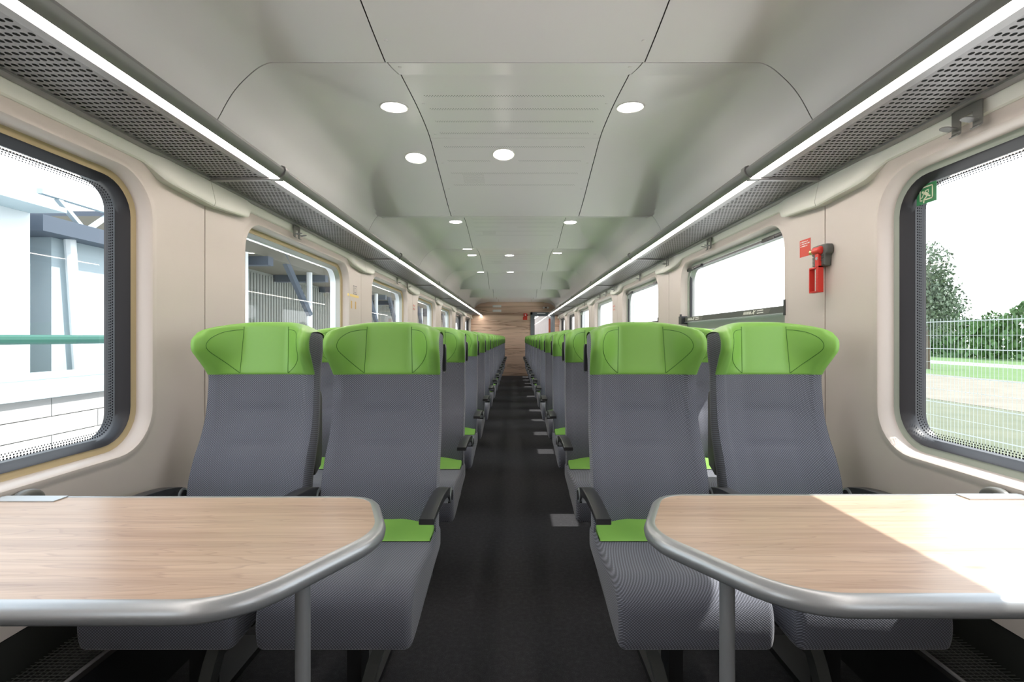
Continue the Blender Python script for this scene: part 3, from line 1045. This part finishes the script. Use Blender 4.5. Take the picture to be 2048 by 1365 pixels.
# armrest (origin at its rear pivot)
top = catmull([(.020, .000), (.015, .020), (-.01, .032), (-.08, .047), (-.18, .056), (-.28, .056), (-.372, .050)], 4)
bot = catmull([(-.374, .034), (-.30, .036), (-.20, .032), (-.12, .024), (-.06, .010), (-.03, -.008), (-.012, -.024), (.0, -.030), (.014, -.022)], 4)
ARM = MB().xprofile([tuple(p) for p in top + bot], -.0225, .0225, .004, 3).mesh('armrest', 'black_plastic', True, 35)
mb = MB().tube([(-.026, 0, 0), (-.024, 0, 0), (.024, 0, 0), (.026, 0, 0)], [.022, .026, .026, .022], 20)
mb.obox((0, -.02, .004), (.018, .035, .016))
PIV = mb.mesh('pivot', 'silver', True, 40)
PIN = MB().tube([(-.029, 0, 0), (.029, 0, 0)], [.018, .018], 16).mesh('pivot_cap', 'black_plastic', True)
# grab handle
hp = [(-.006, 0), (.006, 0), (.0075, .004), (.0075, .018), (.005, .022), (-.005, .022), (-.0075, .018), (-.0075, .004)]
mb = MB().loft([[(x * k, y, z) for x, y in hp] for z, k in ((0, .8), (.006, 1), (.094, 1), (.108, .8), (.112, .4))])
HND = mb.mesh('grab_handle', 'black_plastic', True, 35)
SCR = MB().cyl((0, .006, -.002), (0, .024, -.002), .005, 10).mesh('screw', 'chrome', True)
# unseen tray-shaped slab added behind the backrest to narrow the aisle sun patches
SUNBLK = MB().xprofile([(.155, .60), (.225, .62), (.240, .66), (.240, .90), (.230, .93), (.17, .94)], -.185, .185, .010, 3).mesh('sun_blocker', 'hub_grey', True, 40)
# supports
mb = MB()
mb.box((-.022, -.28, 0.02), (.022, -.20, .30)).box((-.05, -.36, 0), (.05, .06, .022)).box((-.2, -.33, .285), (.2, -.02, .312))
LEG = mb.mesh('leg', 'black', False)
mb = MB().loft([[(x, y, z) for x, y in ((-.012, -.034), (.020, -.034), (.020, .0), (-.012, .0))] for x, y, z in ()] or [
    [(.120 + dx, -.36 + dy, .295) for dx, dy in ((-.018, 0), (.018, 0), (.018, .05), (-.018, .05))],
    [(.075 + dx, -.34 + dy, .18) for dx, dy in ((-.018, 0), (.018, 0), (.018, .05), (-.018, .05))],
    [(.030 + dx, -.33 + dy, .02) for dx, dy in ((-.018, 0), (.018, 0), (.018, .05), (-.018, .05))]])
BRC = mb.mesh('brace', 'bracket_grey', False)
PITCHR = 0.922
def seat(row, sd, win):
    side = 'left' if sd < 0 else 'right'
    x = sd * (.985 if win else .4975)
    y = 1.78 + PITCHR * row
    place = 'window seat' if win else 'aisle seat'
    if row == 0:
        lab = 'grey fabric %s with green headrest, front row behind the %s table' % (place, side)
    else:
        lab = 'grey %s with green headrest, %s side, %s row from the camera' % (place, side, ORD[row])
    t = thing('passenger_chair', lab, 'seat', (x, y, 0), 'train seats %s of the aisle' % side)
    link('backrest', BACK, t)
    h = link('headrest', HEAD, t, label='green leather winged headrest')
    if row < 6: link('stitched_seam', SEAM, h, kind='stuff')
    link('cushion', CUSH, t)
    link('cushion_strip', STRIP, t, label='green leather strip at the back of the cushion')
    ai = -sd            # direction of the aisle in local x
    arms = [(ai * (.4975 - .2575) if not win else -ai * .2575)] + ([-ai * .2435] if not win else [])
    for ax in arms:
        a = link('armrest', ARM, t, (ax, .0, .573))
        link('pivot', PIV, a, label='silver pivot')
        if row < 6: link('pivot_cap', PIN, a)
    if not win:
        g = link('grab_handle', HND, t, (ai * .207, yb_f(1.07) - .006, 1.012))
        link('screw', SCR, g)
    link('leg', LEG, t)
    link('sun_blocker', SUNBLK, t)
    b = link('brace', BRC, t, label='dark grey slanted metal brace')
    b.scale = (ai, 1, 1)
for row in range(14):
    for sd in (-1, 1):
        for win in (False, True):
            seat(row, sd, win)

# ------------------------------------------------------------------ tables
TZ = 0.74
def table(sd, side, corners):
    # corners: outline points (|x|, y) with rounding radii, aisle end
    def rounded(pts, inset=0.0):
        out = []
        n = len(pts)
        for i in range(n):
            p = np.array(pts[i][:2]); r = pts[i][2]
            a = np.array(pts[i - 1][:2]); b = np.array(pts[(i + 1) % n][:2])
            if r <= 0:
                out.append(tuple(p)); continue
            u = (a - p) / np.linalg.norm(a - p); v = (b - p) / np.linalg.norm(b - p)
            for k in range(9):
                q = k / 8
                out.append(tuple((p + u * r) * (1 - q) ** 2 + p * 2 * q * (1 - q) + (p + v * r) * q * q))
        return out
    wallx = 1.322
    base = [(wallx, corners['far'], 0), (corners['fx'], corners['far'], .06), (corners['tx'], corners['ty'], .07), (corners['nx'], corners['near'], .09), (wallx, corners['near'], 0)]
    pts = rounded(base)
    t = thing('table', 'wood-grain bay table with rounded grey rim on the %s of the aisle' % side, 'table', (sd * .42, .98, 0), 'tables in the front bay')
    off = np.array((sd * .42, .98, 0))
    top = [(sd * x - off[0], y - off[1]) for x, y in pts]
    m = MB().loft([[(x, y, TZ - .016) for x, y in top], [(x, y, TZ) for x, y in top]])
    build(m, 'table_top', 'table_wood', t, smooth=False)
    # rim: rounded bullnose section swept along the outline (open at the wall)
    ring_pts = pts
    P = [np.array(p) for p in ring_pts]
    sec = [(-.002, .001), (.005, .0015), (.012, -.001), (.0185, -.007), (.0215, -.016), (.0195, -.026), (.012, -.033), (.002, -.036), (-.006, -.031), (-.006, -.016)]
    rings = []
    n = len(P)
    for i in range(n):
        d = (P[min(i + 1, n - 1)] - P[max(i - 1, 0)])
        d = d / np.linalg.norm(d)
        nrm = np.array((-d[1], d[0]))
        cen = np.array((0.95, .98))
        if np.dot(nrm, P[i] - cen) < 0: nrm = -nrm
        if i in (0, n - 1):
            nrm = np.array((0, 1.0 if i == 0 else -1.0))
        rings.append([(sd * (P[i][0] + nrm[0] * a) - off[0], P[i][1] + nrm[1] * a - off[1], TZ + b) for a, b in sec])
    build(MB().loft(rings), 'rim', 'rim', t, angle=50, label='grey rounded edge rim')
    # support frame below, leg with its small gusset
    lx = -.0
    m = MB().tube([(lx, -.02, .0), (lx, -.02, TZ - .03)], .0145, 20)
    build(m, 'leg', 'rim', t, angle=50)
    m = MB().tube([(lx, -.02, TZ - .05), (sd * .012, -.045, TZ - .034), (sd * .05, -.13, TZ - .026)], [.011, .012, .012], 12)
    build(m, 'gusset', 'rim', t, angle=50)
    m = MB().tube([(lx, -.02, 0.0), (lx, -.02, .012)], [.045, .03], 24)
    build(m, 'foot_plate', 'rim', t, angle=50)
    # wall hinge: dark oval mount, with the bar end that sits in it
    for yy in (corners['far'] - .005, ):
        g = MB()
        oval = [(yy + .062 + .044 * math.cos(a), TZ - .030 + .032 * math.sin(a)) for a in (2 * math.pi * k / 28 for k in range(28))]
        g.xprofile([(a - off[1], b) for a, b in oval], sd * 1.329 - off[0], sd * 1.296 - off[0], .012, 4)
        h = build(g, 'wall_mount', 'hub_grey', t, angle=40, label='dark oval wall mount')
        build(MB().tube([(sd * 1.300 - off[0], yy + .045 - off[1], TZ - .022), (sd * 1.288 - off[0], yy + .045 - off[1], TZ - .022)], [.016, .013], 16), 'bolt', 'black', h)
    g = MB().box((min(sd * 1.15, sd * 1.31) - off[0], corners['far'] - .036 - off[1], TZ + .0003), (max(sd * 1.15, sd * 1.31) - off[0], corners['far'] + .004 - off[1], TZ + .0030))
    build(g, 'end_plate', 'silver', t, smooth=False)
table(-1, 'left', dict(far=1.245, fx=.372, tx=.290, ty=1.03, nx=.440, near=.756))
table(1, 'right', dict(far=1.262, fx=.382, tx=.288, ty=1.03, nx=.455, near=.775))

# ------------------------------------------------------------------ heater ducts by the wall
for s, side in ((-1, 'left'), (1, 'right')):
    t = thing('heater_duct', 'black heater duct with wire grille along the %s wall' % side, 'heater', (s * 1.25, .5, 0))
    x0, x1 = sorted((s * 1.165 - s * 1.25, s * 1.329 - s * 1.25))
    build(MB().box((x0, 0, 0), (x1, 14.1, .235)), 'casing', 'black', t, smooth=False)
    xe = s * 1.165 - s * 1.25
    build(MB().tube([(xe, 0, .256), (xe, 14.1, .256)], .005, 8), 'edge_rail', 'rack_grey', t)
    g = MB()
    for i in range(190):
        y = .2 + i * .0125
        g.box((x0 + .004, y, .252), (x1, y + .0016, .2536))
    for i in range(9):
        x = x0 + .012 + i * (x1 - x0 - .02) / 9
        g.box((x, .15, .2500), (x + .0016, 2.6, .2518))
    build(g, 'wire_grille', 'bracket_grey', t, smooth=False, fix=False, kind='stuff')

# ------------------------------------------------------------------ end wall and door
mb = MB()
mb.box((-1.345, Y1, 0), (.47, Y1 + .05, 2.36))
mb.box((.47, Y1, 1.925), (1.20, Y1 + .05, 2.36))
mb.box((1.20, Y1, 0), (1.345, Y1 + .05, 2.36))
struct('wall_end', mb.mesh('wall_end', 'end_wood', False))
struct('wall_back', MB().box((-1.46, Y0 - .05, 0), (1.46, Y0, 2.36)).mesh('wall_back', 'wall', False))
dr = struct('door_1')
dr.location = (.835, Y1, 0)
g = MB()
g.box((-.365, -.03, 0), (-.305, .05, 1.92)).box((.305, -.03, 0), (.365, .05, 1.92)).box((-.365, -.03, 1.85), (.365, .05, 1.92))
build(g, 'door_frame', 'door_grey', dr, smooth=False)
g = MB()
g.box((-.305, .0, 0), (-.24, .03, 1.85)).box((.24, .0, 0), (.305, .03, 1.85)).box((-.24, 0, 1.80), (.24, .03, 1.85)).box((-.24, 0, 0), (.24, .03, .30))
build(g, 'door_leaf', 'door_grey', dr, smooth=False)
build(MB().box((-.24, .012, .30), (.24, .018, 1.80)), 'door_pane', 'glass', dr, smooth=False)
build(MB().tube([(-.21, -.05, .85), (-.21, -.05, 1.25)], .012, 10), 'door_handle', 'silver', dr)
build(MB().box((-.17, -.034, 1.875), (.08, -.030, 1.893)), 'door_lamp', 'white_print', dr, smooth=False)
# vestibule beyond the door
mb = MB()
mb.box((-1.3, 17.2, 0), (1.34, 17.25, 2.36)).box((1.2, 14.75, 0), (1.34, 17.2, 2.36)).box((-.3, 14.75, 0), (-.25, 17.2, 2.36))
struct('wall_vestibule', mb.mesh('wall_vestibule', 'white_panel', False))
t = thing('vestibule_lamp', 'slanted light strip seen through the end door window', 'lamp', (.45, 15.9, 1.66))
build(MB().tube([(0, 0, 0), (.42, .9, .30)], .018, 8), 'lamp_tube', 'led', t)
build(MB().tube([(0, .012, .022), (.42, .912, .322)], .022, 8), 'lamp_housing', 'white_panel', t)
t = thing('grab_pole', 'orange column in the vestibule behind the end door', 'pole', (1.10, 15.3, 0))
build(MB().box((-.04, -.04, 0), (.04, .04, 1.75)), 'column', 'orange', t, smooth=False)
build(MB().box((-.05, -.05, 1.75), (.05, .05, 1.79)), 'column_cap', 'white_panel', t, smooth=False)
vl = bpy.data.lights.new('vestibule_fill', 'AREA'); vl.energy = 14; vl.size = 1.0; vl.color = (1, .96, .93)  # unseen area lamp added to brighten the vestibule
vo = bpy.data.objects.new('vestibule_fill', vl); vo.location = (.5, 15.9, 2.30); COL.objects.link(vo)
# end wall fittings
for i, zc_ in enumerate((2.105, 1.965)):
    pl = thing('wall_plate', 'small white plate on the wooden end wall, %s of the two' % ('upper', 'lower')[i], 'wall plate', (-.545, Y1, zc_), 'white plates on the end wall')
    build(MB().xprofile([(-.012, -.036), (0, -.036), (0, .036), (-.012, .036)], -.13, .13, .004, 2), 'plate_body', 'cornice', pl)
    build(MB().box((-.10, -.0135, -.020), (.10, -.012, .020)), 'plate_face', 'white_print', pl, smooth=False)
t = thing('alarm_box', 'red alarm box with round white button on the wooden end wall', 'alarm', (.315, Y1, 1.78))
build(MB().box((-.055, -.05, 0), (.055, 0, .10)), 'housing', 'red', t, smooth=False)
build(MB().box((-.075, -.012, -.09), (.055, 0, -.005)), 'sign_plate', 'red_print', t, smooth=False)
build(MB().cyl((0, -.056, .055), (0, -.05, .055), .022, 16), 'button', 'white_print', t)
build(MB().cyl((.065, -.04, .05), (.065, -.01, .05), .018, 12), 'knob', 'black', t)
t = thing('ceiling_speaker', 'pair of small white discs on a bracket above the end door', 'sensor', (.93, Y1, 2.06))
build(MB().box((-.05, -.02, -.012), (.05, 0, .012)), 'bracket', 'black', t, smooth=False)
for q in (-.06, .06):
    build(MB().cyl((q, -.03, 0), (q, 0, 0), .032, 20), 'disc', 'white_print', t)

# ------------------------------------------------------------------ stickers
def flat(mb_polys, name, label, m, cat, x, s, group=None):
    """polygons [(y,z)...] printed on a plate facing the aisle at |x|"""
    t = thing(name, label, cat, (s * x, mb_polys[0][0][0][0], mb_polys[0][0][0][1]), group)
    return t
def sticker(name, label, cat, s, yc, zc, w, h, m, x=WX, group=None):
    g = MB().box((min(0, -s * .0012), -w / 2, -h / 2), (max(0, -s * .0012), w / 2, h / 2))
    t = thing(name, label, cat, (s * (x - .0003), yc, zc), group, g.mesh(name, m, False))
    return t
def prints(t, s, polys, m, name, dx=.0016):
    g = MB()
    for p in polys:
        g.add([(-s * dx, y, z) for y, z in p] + [(-s * (dx - .0003), y, z) for y, z in p],
              [tuple(range(len(p)))] + [tuple(reversed(range(len(p), 2 * len(p))))] + [(i, (i + 1) % len(p), len(p) + (i + 1) % len(p), len(p) + i) for i in range(len(p))])
    return build(g, name, m, t, smooth=False)
def rect(y0, z0, y1, z1):
    return [(y0, z0), (y1, z0), (y1, z1), (y0, z1)]
def line(p, q, w):
    d = math.hypot(q[0] - p[0], q[1] - p[1]); nx, ny = -(q[1] - p[1]) / d * w / 2, (q[0] - p[0]) / d * w / 2
    return [(p[0] + nx, p[1] + ny), (q[0] + nx, q[1] + ny), (q[0] - nx, q[1] - ny), (p[0] - nx, p[1] - ny)]
# red instruction sticker beside the hammer: three short lines of small white text
t = sticker('instruction_sticker', 'red sticker with three small white text lines beside the emergency hammer', 'sticker', 1, 2.222, 1.562, .082, .078, 'red_print')
polys = []
for r, (z, L) in enumerate(((.029, .060), (.019, .072), (.009, .058))):
    y = .037
    rr = random.Random(r + 2)
    while y > .037 - L:
        w = rr.uniform(.0018, .0036)
        polys.append(rect(y - w, z - .0022 - rr.choice((0, .0)), y, z + rr.choice((.0015, .0028))))
        y -= w + rr.choice((.0007, .0007, .0007, .003))
prints(t, 1, polys, 'white_print', 'lettering')
# green exit pictogram on the first right window pane
t = sticker('exit_sticker', 'green emergency exit sticker with climbing figure on the nearest right window', 'sticker', 1, 1.671, 1.647, .080, .066, 'green_print', 1.4185)
fw = .0042
polys = [rect(-.027, -.022, -.027 + fw, .026), rect(.027 - fw, -.022, .027, .026), rect(-.027, .026 - fw, .027, .026), rect(-.027, -.022, .006, -.022 + fw), rect(.016, -.022, .027, -.022 + fw)]
prints(t, 1, polys, 'cream_print', 'window_outline')
head = [(.0135 + .0042 * math.cos(a), .008 + .0042 * math.sin(a)) for a in (2 * math.pi * k / 12 for k in range(12))]
fig = [head, line((.008, .006), (-.008, -.006), .011), line((.009, .004), (.016, -.010), .0035), line((.016, -.010), (.025, -.011), .0035), line((.004, .011), (-.009, .012), .003), line((-.009, .0135), (-.009, .003), .003),
       line((-.006, -.006), (-.017, -.012), .005), line((-.004, -.008), (.008, -.018), .0045), line((.008, -.016), (.010, -.030), .0045)]
prints(t, 1, fig, 'cream_print', 'figure', .0020)
# left pillar signs
t = sticker('pictogram_sign', 'grey outlined seat pictogram above a yellow band on the left pillar', 'sticker', -1, 4.03, 1.545, .092, .076, 'wall')
prints(t, -1, [rect(-.044, -.036, -.038, .036), rect(.038, -.036, .044, .036), rect(-.044, .030, .044, .036), rect(-.044, -.036, .044, -.030),
               rect(-.012, -.02, .0, .02), rect(-.02, .016, .014, .022), rect(-.02, -.024, .018, -.018)], 'grey_print', 'pictogram')
t = sticker('yellow_band', 'yellow band sticker on the left pillar below the pictogram', 'sticker', -1, 3.985, 1.495, .27, .020, 'yellow_print')
for q, y in enumerate((3.945, 4.045)):
    sticker('ochre_strip', 'ochre upright strip under the yellow band, %s the camera' % ('nearer', 'farther from')[q], 'sticker', -1, y, 1.42, .026, .062, 'ochre_print', group='ochre strips on the left pillar')
for s, y in ((-1, 6.38), (1, 6.50)):
    side = 'left' if s < 0 else 'right'
    t = sticker('notice_sticker', 'small white sticker with four red pictograms on the %s pillar' % side, 'sticker', s, y, 1.552, .15, .085, 'wall')
    pol = []
    for a in (-.036, .036):
        for b in (-.022, .022):
            pol += [line((a - .022, b - .012), (a + .02, b + .014), .008), rect(a - .012, b - .004, a + .022, b + .004), rect(a + .004, b - .015, a + .014, b + .004)]
    prints(t, s, pol, 'red_print', 'pictograms')
t = sticker('exit_notice', 'small red notice on the right wall just before the end door', 'sticker', 1, 14.55, 1.60, .10, .12, 'red_print')
prints(t, 1, [rect(-.03, -.04, -.018, .03), rect(.0, -.04, .03, -.03), rect(.0, .0, .03, .01)], 'white_print', 'lettering')

# ------------------------------------------------------------------ emergency hammer
t = thing('emergency_hammer', 'red emergency hammer in its grey holder on the right pillar', 'hammer', (1.329, 2.073, 1.43))
# holder: T-shaped rounded plate
yz = [(-.055, .085), (-.052, .108), (-.038, .116), (.038, .116), (.052, .108), (.056, .090), (.050, .074), (.041, .068), (.038, .034), (.030, .024), (-.030, .024), (-.038, .034), (-.041, .068), (-.050, .074)]
build(MB().xprofile([tuple(p) for p in catmull_closed(yz, 3)], 0, -.030, .006, 3), 'holder', 'bracket_grey', t, angle=40)
g = MB()
for i in range(3):
    g.box((-.0335, -.032, .048 + i * .010), (-.030, -.008, .051 + i * .010))
for i in range(7):
    g.box((-.031, .0405, .030 + i * .006), (-.012, .0445, .033 + i * .006))
build(g, 'holder_ribs', 'bracket_grey', t, smooth=False)
g = MB().tube([(-.044, .030, .092), (-.044, .024, .092), (-.044, -.018, .092), (-.044, -.024, .092)], [.014, .0165, .0165, .010], 20)
g.obox((-.042, .0, .055), (.010, .012, .035))
build(g, 'hammer_head', 'red', t, angle=45, loc=(.010, -.004, 0))
build(MB().tube([(-.044, .054, .092), (-.044, .050, .092), (-.044, .029, .092)], [.008, .012, .012], 18), 'striking_tip', 'brass', t, loc=(.010, -.004, 0))
build(MB().tube([(-.054, .0, .058), (-.051, .0, .058)], [.007, .008], 14), 'rivet', 'silver', t, loc=(.010, -.004, 0))
g = MB()
zt, zb2 = .022, -.082
g.obox((-.042, .0 - .004, -.03), (.011, .008, .056))            # toothed shaft
g.obox((-.042, .050, -.032), (.011, .003, .050))                 # guard
g.obox((-.042, .024, .020), (.011, .028, .003))
g.obox((-.042, .024, -.083), (.011, .028, .003))
for i in range(7):
    g.obox((-.040, .009, .006 - i * .0135), (.006, .006, .0022))
for i in range(6):
    g.obox((-.0535, -.004, .000 - i * .0135), (.0012, .007, .0014))
build(g, 'grip', 'red', t, smooth=False, loc=(.010, -.004, 0))

# ------------------------------------------------------------------ outside, right-hand side
GZ = -1.2
gr = struct('ground', MB().box((-120, -60, GZ - .2), (130, 260, GZ)).mesh('ground', 'grass', False))
build(MB().box((-60, -60, GZ), (9.5, 260, GZ + .008)), 'bounce_ballast', 'bounce_ballast', gr, smooth=False)  # pale ground strip added to bounce daylight through the windows onto the ceiling
build(MB().box((16, -60, GZ), (27, 260, GZ + .01)), 'gravel_yard', 'gravel', gr, smooth=False)
build(MB().box((38, -60, GZ), (43, 260, GZ + .01)), 'path', 'path', gr, smooth=False)
build(MB().box((43, -60, GZ), (80, 260, GZ + .012)), 'meadow', 'meadow', gr, smooth=False)
build(MB().box((27, -60, GZ), (38, 260, GZ + .012)), 'verge', 'meadow', gr, smooth=False)
t = thing('mesh_fence', 'pale wire mesh fence beyond the right windows', 'fence', (6, 2, GZ))
g = MB()
for i in range(520):
    y = i * .055
    g.box((-.0015, y, .05), (.0015, y + .004, 2.62))
for i in range(14):
    z = .1 + i * .19
    g.box((-.003, 0, z), (.003, 28.6, z + (.012 if i % 2 else .005)))
build(g, 'wire_mesh', 'wire', t, smooth=False, fix=False, kind='stuff')
for i in range(12):
    build(MB().box((-.03, i * 2.5 + .6, 0), (.03, i * 2.5 + .66, 2.7)), 'post', 'wire', t, smooth=False)
def crown_mesh(seed, n, R, H, m, ls=1.0):
    r = random.Random(seed)
    g = MB()
    lobes = [(Vector((r.uniform(-.55, .55) * R, r.uniform(-.55, .55) * R, r.uniform(.25, .85) * H)), r.uniform(.35, .55) * R) for _ in range(10)]
    for _ in range(n):
        c, rad = r.choice(lobes)
        d = Vector((r.gauss(0, 1), r.gauss(0, 1), r.gauss(0, 1))).normalized()
        p = c + d * rad * r.uniform(.55, 1.05)
        a = Vector((r.gauss(0, 1), r.gauss(0, 1), r.gauss(0, 1))).normalized()
        b = a.cross(d).normalized()
        sz = r.uniform(.10, .22) * R * .42 * ls
        g.add([p + a * sz, p + b * sz * .6, p - a * sz, p - b * sz * .6], [(0, 1, 2, 3)])
    return g.mesh('foliage', m, False, fix=False)
CR = [crown_mesh(11 + i, 1500, 3.2, 5.6, 'foliage') for i in range(3)]
CG = crown_mesh(31, 9000, 3.6, 6.0, 'foliage_grey', .5)
TR = MB().tube([(0, 0, 0), (.05, 0, 1.5), (0, .05, 3.0)], [.22, .16, .08], 8).mesh('trunk', 'bark')
rr = random.Random(5)
for i in range(14):
    y = 34 + i * 9.5
    t = thing('tree', 'leafy green tree in the distant row beyond the right windows', 'tree', (63 + rr.uniform(-3, 3), y, GZ), 'distant tree row on the right')
    sc = rr.uniform(.95, 1.25)
    t.scale = (sc, sc, sc * rr.uniform(.95, 1.2)); t.rotation_euler[2] = rr.uniform(0, 6)
    link('foliage', rr.choice(CR), t, (0, 0, .6), kind='stuff'); link('trunk', TR, t)
g = MB()
r2 = random.Random(9)
for i in range(15000):
    y = r2.uniform(0, 170); hgt = 4.6 + 1.1 * math.sin(y * .23) + .7 * math.sin(y * .71 + 1)
    z = hgt * (1 - r2.random() ** 1.4); x = r2.uniform(-1.6, 1.6) * (1 - (z / hgt) ** 3 * .5)
    a = Vector((r2.gauss(0, .5), r2.gauss(0, 1), r2.gauss(0, 1))).normalized()
    b = a.cross(Vector((1, r2.gauss(0, .5), r2.gauss(0, .5)))).normalized()
    q = r2.uniform(.25, .6); p = Vector((x, y, z))
    g.add([p + a * q, p + b * q * .6, p - a * q, p - b * q * .6], [(0, 1, 2, 3)])
t = thing('hedge', 'long green hedge far beyond the right windows, under the tree row', 'hedge', (54, 14, GZ))
build(g, 'foliage', 'foliage', t, smooth=False, fix=False, kind='stuff')
t = thing('tree', 'tall grey-green tree beside the nearest right window, nearer than the tree row', 'tree', (31.0, 36.5, GZ))
t.scale = (1.0, 1.0, 1.15)
link('foliage', CG, t, (0, 0, 1.6), kind='stuff'); link('trunk', TR, t)

# ------------------------------------------------------------------ outside, left-hand side
t = thing('platform_wall', 'low white block wall of a platform outside the left windows', 'wall', (-4.3, -4, GZ))
build(MB().box((-2.4, 0, 0), (-.06, 40, 1.80)), 'core', 'concrete', t, smooth=False)
build(MB().box((-2.5, 0, 1.80), (.05, 40, 1.86)), 'coping', 'facade_grey', t, smooth=False)
BL = MB().box((-.10, 0.004, 0.004), (0, .996, .171)).mesh('block', 'concrete', False)
for c in range(6):
    for i in range(16):
        link('block', BL, t, (.0, i * 1.0 + (.5 if c % 2 else 0), .745 + c * .175), )
t = thing('handrail', 'dark green horizontal rail outside the left windows', 'railing', (-5.2, -3, GZ + 1.86))
build(MB().tube([(0, 0, .47), (0, 40, .47)], .055, 10), 'rail', 'green_rail', t)
for i in range(9):
    build(MB().tube([(0, i * 4.7 + 2.2, 0), (0, i * 4.7 + 2.2, .45)], .02, 8), 'post', 'facade_grey', t)
t = thing('station_building', 'white station building with dark windows outside the nearest left window', 'building', (-7.2, -4, GZ))
build(MB().box((-5, 0, 0), (0, 11.2, 4.2)), 'facade', 'facade_white', t, smooth=False)
build(MB().box((-5.2, -.2, 4.2), (.55, 11.2, 4.27)), 'roof', 'facade_grey', t, smooth=False)
for i in range(4):
    w_ = build(MB().box((-.02, 1.2 + i * 2.45, 1.55), (.03, 2.7 + i * 2.45, 2.25)), 'window', 'facade_grey', t, smooth=False)
    build(MB().box((.03, 1.26 + i * 2.45, 1.6), (.035, 2.64 + i * 2.45, 2.2)), 'pane', 'window_dark', w_, smooth=False)
t = thing('canopy_pier', 'blue-grey braced pier block at the right of the nearest left window', 'building', (-7.6, 7.95, GZ))
build(MB().box((-4, 0, 0), (0, 3.4, 4.0)), 'pier', 'facade_grey', t, smooth=False)
build(MB().box((-4.2, -.5, 4.0), (.35, 3.6, 4.25)), 'beam', 'roof_dark', t, smooth=False)
g = MB()
for i in range(6):
    g.obox((.2, .1 + i * .6, 4.43), (.04, .27, .03), Matrix.Rotation(math.radians(40 if i % 2 else -40), 3, 'X'))
g.box((.15, -.4, 4.6), (.25, 3.6, 4.68))
build(g, 'lattice', 'facade_grey', t, smooth=False)
for i in range(3):
    build(MB().tube([(.12, .5 + i * 1.15, 0), (.12, .2 + i * 1.15, 4.0)], .08, 8), 'strut', 'facade_white', t)
t = thing('train_shed', 'large hall with ribbed cladding and dark roof trusses outside the left windows', 'building', (-9, 11.75, GZ))
build(MB().box((-8, 0, 0), (-.05, 60, 4.7)), 'hall_wall', 'cladding', t, smooth=False)
g = MB()
for i in range(300):
    g.box((-.06, i * .2, 2.0), (.0, i * .2 + .09, 4.6))
build(g, 'ribs', 'cladding', t, smooth=False, fix=False, kind='stuff')
build(MB().box((-.08, 0, 0), (.02, 60, 2.1)), 'plinth', 'facade_white', t, smooth=False)
build(MB().box((-8, 0, 4.7), (1.8, 60, 5.3)), 'fascia_beam', 'roof_brown', t, smooth=False)
build(MB().box((-8, 0, 5.3), (3.0, 60, 5.42)), 'roof', 'roof_dark', t, smooth=False)
for i in range(14):
    build(MB().tube([(1.6, 1.5 + i * 4.2, 0), (1.6, 1.5 + i * 4.2, 5.3)], .10, 10), 'column', 'facade_white', t)
    if i: build(MB().tube([(1.6, 1.5 + i * 4.2, 3.2), (1.7, -1.0 + i * 4.2, 5.2)], .13, 6), 'brace', 'roof_dark', t)
    build(MB().box((-.5, 2.2 + i * 4.2, 4.45), (1.9, 2.5 + i * 4.2, 4.7)), 'truss_beam', 'roof_dark', t, smooth=False)
